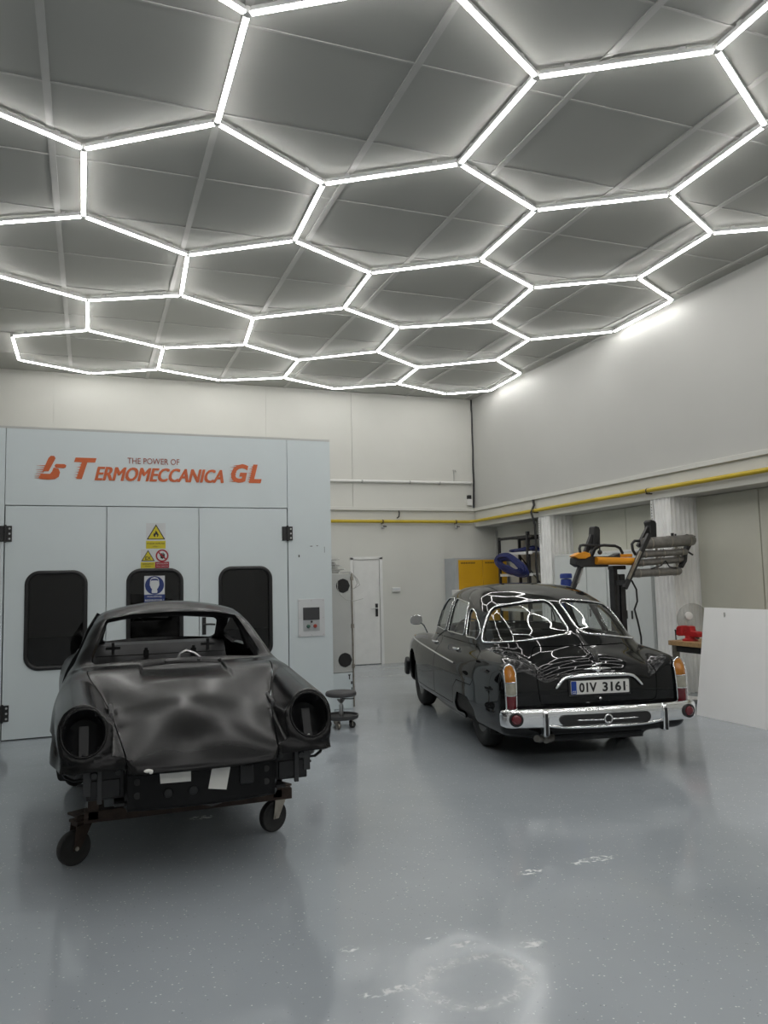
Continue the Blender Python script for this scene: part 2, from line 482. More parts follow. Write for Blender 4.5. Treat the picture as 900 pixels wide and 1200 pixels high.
# white flush door in the back wall
d1 = S('door_1', MB().box(4.70, 5.215, YB - .022, YB + .02, .012, 1.985), M['white_plastic'])
S('door_frame', MB().box(4.63, 4.69, YB - .036, YB, 0, 2.03).box(5.225, 5.285, YB - .036, YB, 0, 2.03).box(4.63, 5.285, YB - .036, YB, 1.995, 2.045), M['white_plastic'], d1)
S('handle_plate', MB().box(5.125, 5.175, YB - .032, YB - .02, .90, 1.145), M['black_plastic'], d1)
S('door_handle', MB().cyl((5.15, YB - .03, 1.06), (5.15, YB - .075, 1.06), .010).cyl((5.155, YB - .072, 1.06), (5.02, YB - .072, 1.06), .010), M['steel'], d1)
S('door_gap', MB().box(4.69, 5.225, YB - .02, YB + .01, .0, .012), M['black_plastic'], d1)
# ledges
S('trim_1', MB().box(XL, XR, YB - .05, YB + .01, 2.94, 3.005), M['wall'], bevel=.006)
S('trim_2', MB().box(XR - .055, XR + .01, YF, YB - .05, 2.94, 3.005), M['wall'], bevel=.006)
# right wall: heavy beam and wall above the bays
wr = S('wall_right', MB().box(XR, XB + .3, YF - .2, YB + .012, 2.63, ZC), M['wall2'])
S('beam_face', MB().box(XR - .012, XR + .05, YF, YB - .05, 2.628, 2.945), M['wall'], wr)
# the bays below: back plane, gates, fluted columns
S('wall_bay', MB().box(XB + .03, XB + .3, YF - .2, YB + .012, 0, 2.63), M['wall'])
gate = S('door_2', MB().box(XB, XB + .03, 2.85, 8.42, 0, 2.63), M['gate'])
for y0, y1 in ((2.86, 4.55), (4.56, 7.35), (7.355, 8.42)):
    S('gate_panel', MB().box(XB - .03, XB, y0 + .006, y1 - .006, .02, 2.62), M['gate'], gate)
gate2 = S('door_3', MB().box(XB, XB + .03, 8.82, 11.36, 0, 2.63), M['gate'])
for y0, y1 in ((8.82, 9.93), (9.93, 11.36)):
    S('gate_panel', MB().box(XB - .03, XB, y0 + .006, y1 - .006, .02, 2.62), M['gate'], gate2)
def column(y0, y1, name):
    c = S(name, MB().box(XR + .03, XB + .03, y0 + .03, y1, 0, 2.63), M['column'])
    def flutes(p0, p1, nrm, pitch=.08):
        p0, p1, nrm = Vector(p0), Vector(p1), Vector(nrm)
        ln = (p1 - p0).length; n = max(1, round(ln / pitch)); pts = []
        for k in range(n):
            for t in (0.0, .12, .3, .5, .7, .88):
                dep = .036 * math.sin(PI * (t - .12) / .76) if .12 < t < .88 else 0.0
                pts.append(p0 + (p1 - p0) * ((k + t) / n) - nrm * dep)
        pts.append(p1)
        return [(q.x, q.y) for q in pts]
    a = flutes((XR, y1, 0), (XR, y0, 0), (-1, 0, 0))
    b = flutes((XR, y0, 0), (XB, y0, 0), (0, -1, 0), .075)
    poly = a + b[1:] + [(XB, y0 + .05), (XR + .05, y0 + .05), (XR + .05, y1)]
    S('fluted_cladding', MB().prism(poly, 0.0, 2.629, 'z'), M['column'], c)
    rail = MB().box(XR - .012, XR - .002, y1 - .055, y1 - .005, 2.20, 2.60)
    r = S('mounting_rail', rail, M['white_plastic'], c)
    hol = MB()
    for k in range(9):
        hol.box(XR - .014, XR - .011, y1 - .036, y1 - .022, 2.23 + .04 * k, 2.244 + .04 * k)
    S('rail_slot', hol, M['black_plastic'], r)['kind'] = 'stuff'
    return c
column(11.38, 11.74, 'pillar_1'); column(8.43, 8.82, 'pillar_2'); column(5.45, 5.84, 'pillar_3'); column(2.45, 2.84, 'pillar_4')
# the walls out of view: left, front (behind the camera)
S('wall_left', MB().box(XL - .2, XL, YF - .2, YB + .2, 0, ZC), M['wall_white'])
S('wall_front', MB().box(XL - .2, XB + .3, YF - .2, YF, 0, ZC), M['wall_white'])

# ================================================================== HEXAGON LIGHT GRID
seen = {(0, -1): (0.9, 4.61), (0, 0): (0.9, 5.86), (-1, 0): (-0.08, 6.57), (-1, 1): (-0.09, 7.82), (1, 1): (1.95, 6.5), (2, 1): (2.98, 5.8), (2, 0): (2.98, 4.56), (3, 0): (4.02, 3.91), (4, 2): (5.14, 5.67), (3, 2): (4.07, 6.34), (1, 2): (1.99, 7.73), (0, 2): (0.97, 8.44), (3, 3): (4.11, 7.57), (2, 3): (3.05, 8.31), (5, 3): (6.15, 6.21), (5, 4): (6.22, 7.48), (4, 4): (5.14, 8.14), (4, 5): (5.28, 9.43), (6, 5): (7.17, 7.98), (5, 6): (6.22, 10.01), (3, 5): (4.1, 10.06), (2, 4): (3.11, 9.52), (1, 4): (2.05, 10.26), (0, 3): (1.03, 9.68), (-1, 3): (-0.06, 10.2), (-1, 4): (-0.06, 11.42), (-2, 4): (-1.07, 12.0), (0, 5): (1.01, 11.98), (1, 5): (2.16, 11.47), (2, 6): (3.14, 12.04), (3, 6): (4.21, 11.24), (4, 7): (5.2, 11.92), (5, 7): (6.28, 11.13), (6, 8): (7.12, 11.78), (0, 6): (1.03, 13.22), (-2, 5): (-1.08, 13.25), (-1, 6): (-0.01, 13.79), (1, 7): (2.13, 13.66), (2, 7): (3.17, 13.19), (3, 8): (4.26, 13.71), (4, 8): (5.27, 13.04), (5, 9): (6.49, 13.53),
        (6, 6): (7.24, 9.31), (6, 9): (7.20, 13.05), (-2, 1): (-1.12, 8.34), (-2, 2): (-1.1, 9.62), (1, -1): (1.95, 3.95)}
node = {}
for a in range(-2, 7):
    for b in range(-16, 13):
        if (a + b) % 3 == 1: continue
        p = seen.get((a, b), (0.911 + 1.035 * a + 0.026 * b, 5.898 - 0.656 * a + 1.222 * b))
        if LED_YMIN < p[1] < 13.95 and p[0] < 7.3: node[(a, b)] = p
edges = []
for (a, b) in node:
    if (a + b) % 3 == 0:
        for q in ((a, b - 1), (a - 1, b), (a + 1, b + 1)):
            if q in node: edges.append(((a, b), q))
while True:      # leave out bars that would end in the air
    deg = {}
    for e in edges:
        for q in e: deg[q] = deg.get(q, 0) + 1
    keep = [e for e in edges if deg[e[0]] > 1 and deg[e[1]] > 1]
    if len(keep) == len(edges): break
    edges = keep
grid = empty('light_grid', (3.0, 8.0, 5.16), label='large honeycomb grid of white glowing tube lights on the ceiling', cat='ceiling light')
def zframe(p, q):
    d = (Vector(q) - Vector(p)); ln = d.length; d.normalize(); n = Vector((-d.y, d.x, 0))
    c = (Vector(p) + Vector(q)) / 2 - Vector(grid.location)
    return Matrix(((d.x, n.x, 0, c.x), (d.y, n.y, 0, c.y), (0, 0, 1, c.z), (0, 0, 0, 1))), ln
for p, q in edges:
    P0 = (node[p][0], node[p][1], 5.20); P1 = (node[q][0], node[q][1], 5.20)
    mx, ln = zframe(P0, P1)
    h = ln / 2 - .030
    body = MB().box(-h, h, -.017, .017, -.010, .026, mx)
    for t in (-.32, .32): body.box(t * ln - .02, t * ln + .02, -.012, .012, .026, .048, mx)
    o = body.build('light_tube', M['led_body'], grid, local=True)
    prof = [(-.0190, -.010), (-.0180, -.016), (-.013, -.0215), (-.005, -.0235), (.005, -.0235), (.013, -.0215), (.0180, -.016), (.0190, -.010)]
    dv = [mx @ Vector((s_ * h, y, z)) for s_ in (-1, 1) for y, z in prof]
    n = len(prof)
    df = MB().add(dv, [(i, (i + 1) % n, n + (i + 1) % n, n + i) for i in range(n - 1)], True).add(dv, [tuple(range(n)), tuple(range(n, 2 * n))[::-1]])
    df.build('tube_diffuser', M['led'], o, local=True)
used = {q for e in edges for q in e}
for k in used:
    x, y = node[k]
    MB().lathe([(.0, -.024), (.024, -.024), (.030, -.018), (.030, .02), (.024, .028), (.0, .028)], (x, y, 5.2), n=18).build('tube_connector', M['white_plastic'], grid)
# ================================================================== SPRAY BOOTH
BY = 9.23
booth = empty('spray_booth', (0.95, BY + 2.2, 0), label='pale grey paint spray booth with three dark-windowed doors and orange lettering', cat='spray booth')
def B(name, mb, m, parent=booth, bevel=0.0): return mb.build(name, m, parent, bevel=bevel)
B('left_panel', MB().box(-4.2, -.868, BY, BY + .06, 0, 3.335), M['booth'])
B('header_panel', MB().box(-.862, 2.240, BY, BY + .06, 2.497, 3.335), M['booth'])
B('right_panel', MB().box(2.246, 2.79, BY, BY + .06, 0, 3.335), M['booth'])
B('side_wall', MB().box(2.75, 2.79, BY + .06, 13.9, 0, 3.335), M['booth'])
B('side_wall', MB().box(-4.2, -4.16, BY + .06, 13.9, 0, 3.335), M['booth'])
B('rear_wall', MB().box(-4.16, 2.75, 13.86, 13.9, 0, 3.335), M['booth'])
B('roof_panel', MB().box(-4.2, 2.79, BY, 13.9, 3.335, 3.36), M['booth_side'])
def leaf(x0, x1, wx0, wx1, wz0, wz1):
    z0, z1 = .012, 2.487
    inner = rrect(wx0, wx1, wz0, wz1, .13, 10)
    cx, cz = (wx0 + wx1) / 2, (wz0 + wz1) / 2
    outer = []
    for (x, z) in inner:
        dx, dz = x - cx, z - cz
        t = min(((x1 if dx > 0 else x0) - cx) / dx if abs(dx) > 1e-9 else 1e9, ((z1 if dz > 0 else z0) - cz) / dz if abs(dz) > 1e-9 else 1e9)
        outer.append((cx + dx * t, cz + dz * t))
    n = len(inner)
    # fill the rectangle corners
    mb = MB()
    for y, flip in ((BY, 1), (BY + .045, -1)):
        vs = [(x, y, z) for x, z in inner] + [(x, y, z) for x, z in outer]
        fs = []
        for i in range(n):
            j = (i + 1) % n
            fs.append((i, n + i, n + j, j)[::flip])
        extra = []
        for i in range(n):
            j = (i + 1) % n
            (ax, az), (bx, bz) = outer[i], outer[j]
            if abs(ax - bx) > 1e-6 and abs(az - bz) > 1e-6:
                corner = (ax if abs(ax - x0) < 1e-6 or abs(ax - x1) < 1e-6 else bx, az if abs(az - z0) < 1e-6 or abs(az - z1) < 1e-6 else bz)
                vs.append((corner[0], y, corner[1])); fs.append((n + i, len(vs) - 1, n + j)[::flip])
        mb.add(vs, fs)
    ring = [(x, BY, z) for x, z in inner] + [(x, BY + .045, z) for x, z in inner]
    mb.add(ring, [(i, (i + 1) % n, n + (i + 1) % n, n + i) for i in range(n)])
    for (a, b, c, d) in ((x0, x0, z0, z1), (x1, x1, z0, z1)):
        mb.add([(a, BY, c), (a, BY + .045, c), (a, BY + .045, d), (a, BY, d)], [(0, 1, 2, 3)])
    for z in (z0, z1): mb.add([(x0, BY, z), (x1, BY, z), (x1, BY + .045, z), (x0, BY + .045, z)], [(0, 1, 2, 3)])
    o = B('door_leaf', mb, M['booth'])
    w = B('window_seal', MB().tube([(x, BY - .004, z) for x, z in inner], .024, 10, closed=True, flat=.7, up=(0, 1, 0)), M['seal'], o)
    gl = rrect(wx0 + .008, wx1 - .008, wz0 + .008, wz1 - .008, .12, 10)
    B('window_pane', MB().prism(gl, BY + .012, BY + .018, 'y'), M['dark_glass'], o)
    return o
lf1 = leaf(-.856, .166, -.635, -.045, .735, 1.760)
lf2 = leaf(.174, 1.180, .405, .985, .735, 1.765)
lf3 = leaf(1.188, 2.234, 1.430, 2.022, .735, 1.775)
for par, xh, zs in ((lf1, -.855, (2.10, .20)), (lf3, 2.236, (2.10, .20))):
    for z in zs:
        h = B('hinge', MB().box(xh - .065, xh + .065, BY - .014, BY, z, z + .17), M['black_plastic'], par, bevel=.004)
        for dz in (.03, .085, .14): B('hinge_bolt', MB().cyl((xh + .042, BY - .017, z + dz), (xh + .042, BY - .013, z + dz), .011, 10), M['steel'], par)
        B('hinge_pin', MB().cyl((xh, BY - .016, z - .01), (xh, BY - .016, z + .18), .013, 12), M['black_plastic'], par)
B('handle_plate', MB().box(1.218, 1.262, BY - .012, BY, 1.015, 1.215), M['black_plastic'], lf3, bevel=.004)
B('handle_lever', MB().cyl((1.24, BY - .01, 1.135), (1.24, BY - .055, 1.135), .011, 12).tube([(1.235, BY - .053, 1.135), (1.30, BY - .055, 1.135), (1.36, BY - .053, 1.130)], .011, 10), M['black_plastic'], lf3)
# control panel
cp = B('control_panel', MB().box(2.355, 2.690, BY - .012, BY, .935, 1.388), M['sign_white'], bevel=.003)
B('control_face', MB().box(2.418, 2.622, BY - .016, BY - .012, 1.0, 1.135), M['grey_cab'], cp)
B('control_screen', MB().box(2.416, 2.622, BY - .022, BY - .012, 1.135, 1.285), M['screen'], cp, bevel=.003)
for x, m in ((2.479, 'btn_green'), (2.563, 'btn_red')):
    B('push_button', MB().lathe([(.022, 0), (.022, .012), (.017, .016), (.017, .026), (.0, .028)], (x, BY - .016, 1.06), (0, -1, 0), 16), M[m], cp)
B('key_switch', MB().lathe([(.012, 0), (.012, .012), (0, .014)], (2.52, BY - .016, 1.112), (0, -1, 0), 12), M['rust'], cp)
for x in (2.375, 2.522, 2.670):
    for z in (.955, 1.16, 1.368):
        if not (x == 2.522 and z == 1.16):
            B('screw', MB().lathe([(.008, 0), (.008, .003), (0, .005)], (x, BY - .012, z), (0, -1, 0), 10), M['steel'], cp)
# scuffs, left by a removed bracket
for (x, z, w, h) in ((2.372, 1.895, .014, .03), (2.52, 2.025, .03, .008), (2.60, 2.03, .02, .008), (2.70, 1.95, .004, .07)):
    B('paint_scuff', MB().box(x, x + w, BY - .001, BY + .001, z, z + h), M['rubber'])
# lettering
LY = BY - .003
def wedge_lines(mb, x_end, z0, z1, n, ln, slant=0.0):
    dz = (z1 - z0) / n
    for k in range(n):
        z = z0 + dz * (k + .5); xe = x_end + slant * (z - z0); l = ln * (0.6 + 0.4 * math.sin(1.7 * k + .6) ** 2)
        mb.prism([(xe - l, z), (xe, z - dz * .27), (xe, z + dz * .27)], LY - .001, LY + .002, 'y')
t1 = MB(); put_text(t1, 'THE POWER OF', (.675, LY, 3.018), width=.575, height=.068, extrude=.002)
B('small_lettering', t1, M['brown_letter'])
t2 = MB()
for q_, (dx, dz) in enumerate(((-.008, -.003), (-.004, .003), (0, 0), (.004, -.003), (.008, .003))): put_text(t2, 'ERMOMECCANICA', (.755 + dx, LY - .0007 * q_, 2.862 + dz), width=1.42, height=.152, extrude=.002, shear=.28)
put_text(t2, 'T', (-.06, LY, 2.915), width=.235, height=.24, extrude=.002, shear=.28, bold=.035)
put_text(t2, 'G', (1.665, LY, 2.905), width=.205, height=.225, extrude=.002, shear=.25, bold=.04)
put_text(t2, 'L', (1.85, LY, 2.905), width=.155, height=.225, extrude=.002, shear=.25, bold=.04)
wedge_lines(t2, -.125, 2.80, 3.03, 8, .075, .3); wedge_lines(t2, 1.60, 2.795, 3.01, 10, .09, .2); wedge_lines(t2, 1.79, 2.80, 3.0, 8, .06, .2)
B('orange_lettering', t2, M['orange'])
# the emblem: a thumb-like upright stroke over a rounded hook, with speed lines
em = MB(); EX = -.112
def esh(p): return [(x + EX, z) for x, z in p]
em.prism(esh([(-.385, 2.872), (-.325, 2.872), (-.255, 3.02), (-.27, 3.045), (-.305, 3.045), (-.328, 3.02)]), LY - .003, LY + .002, 'y')
em.prism(esh([(-.40, 2.845), (-.31, 2.845), (-.29, 2.87), (-.275, 2.915), (-.225, 2.905), (-.208, 2.865), (-.22, 2.815), (-.262, 2.787), (-.33, 2.78), (-.41, 2.785), (-.425, 2.80)]), LY - .002, LY + .002, 'y')
em.prism(esh([(-.255, 2.915), (-.265, 2.94), (-.25, 2.957), (-.165, 2.957), (-.145, 2.945), (-.15, 2.922), (-.17, 2.912)]), LY - .002, LY + .002, 'y')
wedge_lines(em, -.40 + EX, 2.785, 2.945, 7, .10, .35)
B('orange_emblem', em, M['orange'])

# warning signs (each sticks to a door, but is a thing of its own)
def sign(name, x0, x1, z0, z1, label):
    s = MB().box(x0, x1, SY - .002, SY, z0, z1).build(name, M['sign_white'])
    return tag(s, label, 'sign', 'warning signs on the booth door')
SY = BY - .0005
def G(name, mb, m, par): return mb.build(name, M[m], par)
a = sign('warning_sign', .594, .808, 2.012, 2.306, 'upper yellow flame triangle warning sign on the middle booth door')
G('triangle_border', MB().prism([(.600, 2.118), (.804, 2.118), (.702, 2.292)], SY - .004, SY - .002), 'sign_black', a)
G('triangle', MB().prism([(.617, 2.127), (.787, 2.127), (.702, 2.272)], SY - .005, SY - .004), 'sign_yellow', a)
G('flame_symbol', MB().prism([(.680, 2.150), (.672, 2.170), (.684, 2.195), (.690, 2.185), (.700, 2.222), (.716, 2.200), (.722, 2.188), (.732, 2.172), (.722, 2.150), (.712, 2.146), (.716, 2.165), (.703, 2.178), (.693, 2.160), (.695, 2.146)], SY - .006, SY - .005), 'sign_black', a)
G('caption_panel', MB().box(.594, .808, SY - .004, SY - .002, 2.014, 2.102), 'sign_yellow', a)
t = MB(); put_text(t, 'POZOR! HO\u0158LAV\u00c9', (.701, SY - .005, 2.074), width=.19, height=.022, extrude=.001); put_text(t, 'L\u00c1TKY !', (.701, SY - .005, 2.040), width=.07, height=.02, extrude=.001)
G('caption_text', t, 'sign_black', a)
a = sign('warning_sign', .537, .691, 1.790, 2.004, 'small yellow EX triangle sign, left of the hand sign')
G('triangle_border', MB().prism([(.541, 1.872), (.690, 1.872), (.6155, 1.998)], SY - .004, SY - .002), 'sign_black', a)
G('triangle', MB().prism([(.556, 1.880), (.675, 1.880), (.6155, 1.982)], SY - .005, SY - .004), 'sign_yellow', a)
t = MB(); put_text(t, 'EX', (.6155, SY - .006, 1.906), width=.062, height=.036, extrude=.001, bold=.02); G('symbol_text', t, 'sign_black', a)
G('caption_panel', MB().box(.537, .691, SY - .004, SY - .002, 1.792, 1.860), 'sign_yellow', a)
t = MB(); put_text(t, 'NEBEZPE\u010c\u00cd', (.613, SY - .005, 1.842), width=.125, height=.018, extrude=.001); put_text(t, 'V\u00ddBUCHU', (.613, SY - .005, 1.815), width=.06, height=.015, extrude=.001)
G('caption_text', t, 'sign_black', a)
a = sign('warning_sign', .693, .847, 1.790, 2.004, 'red ring sign with a crossed-out hand, above the middle booth window')
G('red_ring', MB().prism(circle(.770, 1.932, .071, 36), SY - .004, SY - .002), 'sign_red', a)
G('ring_ground', MB().prism(circle(.770, 1.932, .054, 32), SY - .005, SY - .004), 'sign_white', a)
hd = MB().prism([(.752, 1.905), (.776, 1.895), (.798, 1.915), (.800, 1.955), (.792, 1.957), (.788, 1.938), (.785, 1.966), (.776, 1.967), (.774, 1.942), (.768, 1.964), (.760, 1.962), (.760, 1.936), (.748, 1.945), (.742, 1.938), (.753, 1.922)], SY - .006, SY - .005)
G('hand_symbol', hd, 'sign_black', a)
G('red_bar', MB().bar((.733, SY - .0065, 1.969), (.807, SY - .0065, 1.895), .016, .001, up=(0, 1, 0)), 'sign_red', a)
G('caption_panel', MB().box(.693, .847, SY - .004, SY - .002, 1.792, 1.862), 'sign_red', a)
t = MB(); put_text(t, 'NEPOVOLAN\u00ddM', (.770, SY - .005, 1.843), width=.13, height=.02, extrude=.001); put_text(t, 'VSTUP ZAK\u00c1Z\u00c1N', (.770, SY - .005, 1.814), width=.13, height=.014, extrude=.001)
G('caption_text', t, 'sign_white', a)
SY = BY + .0115
a = sign('warning_sign', .576, .801, 1.402, 1.704, 'blue respirator sign inside the middle booth window')
G('blue_disc', MB().prism(circle(.6885, 1.597, .104, 40), SY - .004, SY - .002), 'sign_blue', a)
hd = MB().prism([(.640, 1.655), (.636, 1.60), (.650, 1.565), (.662, 1.553), (.656, 1.53), (.660, 1.508), (.717, 1.508), (.721, 1.53), (.715, 1.553), (.727, 1.565), (.741, 1.60), (.737, 1.655), (.722, 1.680), (.689, 1.690), (.655, 1.680)], SY - .005, SY - .004)
G('mask_symbol', hd, 'sign_white', a)
G('hair_band', MB().prism([(.647, 1.642), (.652, 1.665), (.67, 1.672), (.707, 1.672), (.725, 1.665), (.730, 1.642), (.715, 1.652), (.66, 1.652)], SY - .006, SY - .005), 'sign_blue', a)
G('caption_panel', MB().box(.576, .801, SY - .004, SY - .002, 1.404, 1.492), 'sign_blue', a)
t = MB(); put_text(t, 'POU\u017d\u00cdVEJ', (.688, SY - .005, 1.468), width=.155, height=.027, extrude=.001, bold=.01); put_text(t, 'RESPIR\u00c1TOR !', (.688, SY - .005, 1.430), width=.205, height=.025, extrude=.001, bold=.01)
G('caption_text', t, 'sign_white', a)

# ================================================================== CABINET BEHIND THE BOOTH
fc = empty('filter_cabinet', (2.96, 9.62, 0), label='tall narrow grey cabinet with two round black vents beside the spray booth', cat='cabinet')
MB().box(2.80, 3.112, 9.45, 9.80, .45, 1.685).build('body', M['booth_side'], fc, bevel=.004)
MB().box(2.80, 3.112, 9.455, 9.80, 0, .445).build('base', M['booth'], fc, bevel=.004)
MB().box(3.112, 3.128, 9.44, 9.80, .02, 1.69).build('edge_strip', M['zinc'], fc)
for x, z in ((3.0, 1.535), (3.012, .605)):
    MB().lathe([(.0, .0), (.055, .006), (.082, .012), (.088, .0)], (x, 9.45, z), (0, -1, 0), 6 if False else 22).prism(circle(x, z, .09, 8, PI / 2), 9.437, 9.449).build('vent', M['rubber'], fc)
for z in (.50, 1.0, 1.60): MB().box(3.10, 3.135, 9.43, 9.46, z, z + .05).build('latch', M['zinc'], fc)
for (x, z, w, h) in ((3.06, .36, .012, .05), (3.085, .30, .02, .035), (3.09, .2, .012, .06), (3.05, .41, .03, .012)):
    MB().box(x, x + w, 9.452, 9.456, z, z + h).build('paint_chip', M['rubber'], fc)
rnd = random.Random(4)
cb = MB()
for k in range(16):
    cx, cy, cz = 2.90 + rnd.uniform(-.04, .10), 9.6 + rnd.uniform(-.08, .08), 1.71 + .011 * k
    r = rnd.uniform(.06, .11) * (1 - k * .025); t1_, t2_ = rnd.uniform(-.3, .3), rnd.uniform(-.25, .25)
    cb.tube([(cx + r * math.cos(a), cy + r * math.sin(a), cz + r * (t1_ * math.cos(a) + t2_ * math.sin(a)) * .35) for a in [2 * PI * i / 18 for i in range(18)]], .006, 6, closed=True)
for k, (dx, dz) in enumerate(((.0, .0), (.03, -.02))):
    cb.tube([(2.98 + dx, 9.5, 1.70), (3.08 + dx, 9.46, 1.71), (3.16 + dx, 9.44, 1.64 + dz), (3.19 + dx, 9.43, 1.56 + dz), (3.15, 9.43, 1.50), (3.12, 9.44, 1.49)], .005, 6)
cb.tube([(2.93, 9.44, 1.62), (2.92, 9.42, 1.50), (2.95, 9.40, 1.42), (3.02, 9.39, 1.36), (3.12, 9.38, 1.34), (3.22, 9.39, 1.36), (3.26, 9.42, 1.37)], .004, 6)
tag(cb.build('cable_bundle', M['cable_grey']), 'tangle of grey cables lying on top of the tall vented cabinet', 'cable')

# ================================================================== WORKSHOP STOOL
st = empty('rolling_stool', (2.60, 8.33, 0), label='low round grey mechanic stool on castors by the booth corner', cat='stool')
def L(mb, name, m, par, bevel=0.0): return mb.build(name, M[m] if isinstance(m, str) else m, par, local=True, bevel=bevel)
L(MB().lathe([(0, .335), (.155, .335), (.17, .345), (.172, .37), (.16, .385), (.10, .392), (0, .394)], n=32), 'seat', 'stool_grey', st)
L(MB().cyl((0, 0, .12), (0, 0, .24), .024).cyl((0, 0, .24), (0, 0, .336), .016).lathe([(.05, .30), (.02, .26)], n=16), 'column', 'steel', st)
L(MB().tube([(.0, -.03, .31), (.09, -.06, .305), (.13, -.07, .307)], .006, 8), 'height_lever', 'black_plastic', st)
L(MB().lathe([(0, .095), (.18, .095), (.19, .105), (.192, .135), (.183, .136), (.178, .112), (0, .110)], n=32), 'tool_tray', 'stool_grey', st)
def caster(par, x, y, r, w, top, mwheel, ang=0.0):
    f = L(MB().box(-.004, .004, -w * .9, -w * .72, r * .7, top).box(-.004, .004, w * .72, w * .9, r * .7, top).box(-r * .5, r * .5, -w * .9, w * .9, top - .008, top), 'castor_fork', 'zinc', par)
    f.location = (x, y, 0); f.rotation_euler = (0, 0, ang)
    w_ = L(MB().lathe([(r * .3, -w / 2), (r * .75, -w * .45), (r * .95, -w * .5), (r, -w * .3), (r, w * .3), (r * .95, w * .5), (r * .75, w * .45), (r * .3, w / 2)], (0, 0, r), (0, 1, 0), 22), 'castor_wheel', mwheel, f)
    return f
for k in range(5):
    a = .4 + 2 * PI * k / 5
    caster(st, .14 * math.cos(a), .14 * math.sin(a), .036, .026, .095, M['zinc'] if k % 2 else M['rubber'], a + .7)

# ================================================================== BACK WALL FITTINGS
def T(mb, name, m, label, cat, group=None, bevel=0.0): return tag(mb.build(name, M[m], bevel=bevel), label, cat, group)
gp = empty('gas_pipe', (7.0, 14.0, 2.7), label='long yellow gas pipe running along the back and right walls', cat='pipe')
pts = [(XL + .05, YB - .085, 2.725), (7.10, YB - .085, 2.725), (7.20, YB - .11, 2.728), (7.255, YB - .18, 2.732), (7.262, YB - .30, 2.735), (7.262, 8.0, 2.755), (7.262, YF + .1, 2.76)]
MB().tube(pts, .031, 14, up=(0, 0, 1)).build('pipe_run', M['yellow_pipe'], gp)
for y in (11.72, 8.77, 5.8): MB().box(XR - .11, XR, y - .012, y + .012, 2.70, 2.715).lathe([(.037, -.012), (.037, .012)], (7.262, y, 2.75), (0, 1, 0), 14, cap=False).build('pipe_bracket', M['rust'], gp)
for x in (5.29, 6.86): MB().box(x - .012, x + .012, YB - .11, YB - .031, 2.68, 2.692).lathe([(.036, -.012), (.036, .012)], (x, YB - .085, 2.725), (1, 0, 0), 14, cap=False).build('pipe_bracket', M['rust'], gp)
for x, lb in ((5.29, 'small grey gas valve under the yellow pipe, above the white door'), (6.86, 'small grey gas valve under the yellow pipe, near the corner')):
    v = empty('gas_valve', (x, YB - .085, 2.58), label=lb, cat='valve', group='valves under the yellow pipe')
    L(MB().cyl((0, 0, .03), (0, 0, .113), .012).lathe([(.018, 0), (.028, .01), (.028, .04), (.018, .05)], (-.02, 0, .03), (1, 0, 0), 12), 'valve_body', 'steel', v)
    L(MB().bar((0, -.02, .05), (.07, -.03, .045), .012, .02), 'valve_lever', 'black_plastic', v)
cd = empty('conduit', (6, YB - .04, 3.5), label='thin white conduit pipe across the back wall above the ledge', cat='pipe')
MB().tube([(2.9, YB - .038, 3.497), (5.0, YB - .038, 3.508), (7.28, YB - .038, 3.522)], .027, 12).build('pipe_run', M['white_plastic'], cd)
for x in (3.6, 4.9, 5.9, 6.55, 7.25): MB().lathe([(.034, -.015), (.034, .015)], (x, YB - .038, 3.507), (1, 0, 0), 12).build('pipe_clip', M['cable_grey'], cd)
T(MB().tube([(6.88, YB - .012, 3.53), (6.885, YB - .015, 3.62), (6.88, YB - .02, 3.73), (6.86, YB - .035, 3.78), (6.90, YB - .04, 3.775), (6.93, YB - .03, 3.74)], .008, 8), 'hook', 'cable_grey', 'small bent grey hook above the white conduit near the corner', 'hook')
T(MB().tube([(5.66, YB - .03, 2.94), (5.655, YB - .06, 2.88), (5.64, YB - .07, 2.82), (5.60, YB - .06, 2.79)], .012, 8), 'cable_stub', 'black_plastic', 'short black cable stub hanging below the back wall ledge', 'cable')
T(MB().tube([(7.325, YB - .02, 5.25), (7.325, YB - .02, 5.05), (7.335, YB - .02, 4.98), (7.325, YB - .022, 4.6), (7.33, YB - .022, 4.2), (7.318, YB - .022, 3.9), (7.325, YB - .022, 3.55), (7.31, YB - .022, 3.3), (7.30, YB - .025, 3.02)], .016, 8), 'corner_cable', 'dark_steel', 'black cable running down the corner of the room', 'cable')
sn = empty('wall_sensor', (7.20, YB - .04, 3.06), label='small white box with a black window beside the corner cable', cat='sensor')
L(MB().box(-.055, .055, -.04, .035, 0, .13), 'housing', 'white_plastic', sn, .01); L(MB().box(-.04, .04, -.03, .035, .13, .21), 'sensor_window', 'black_plastic', sn, .01)
ss = empty('wall_socket', (5.55, YB - .03, 1.36), label='white double wall socket to the right of the white door', cat='socket')
L(MB().box(-.085, .085, -.045, 0, 0, .085), 'housing', 'white_plastic', ss, .006); L(MB().box(-.075, .075, -.055, -.04, .03, .075), 'socket_cover', 'sign_white', ss, .004)
L(MB().box(-.075, .075, -.05, -.04, -.004, .012), 'socket_shade', 'cable_grey', ss)

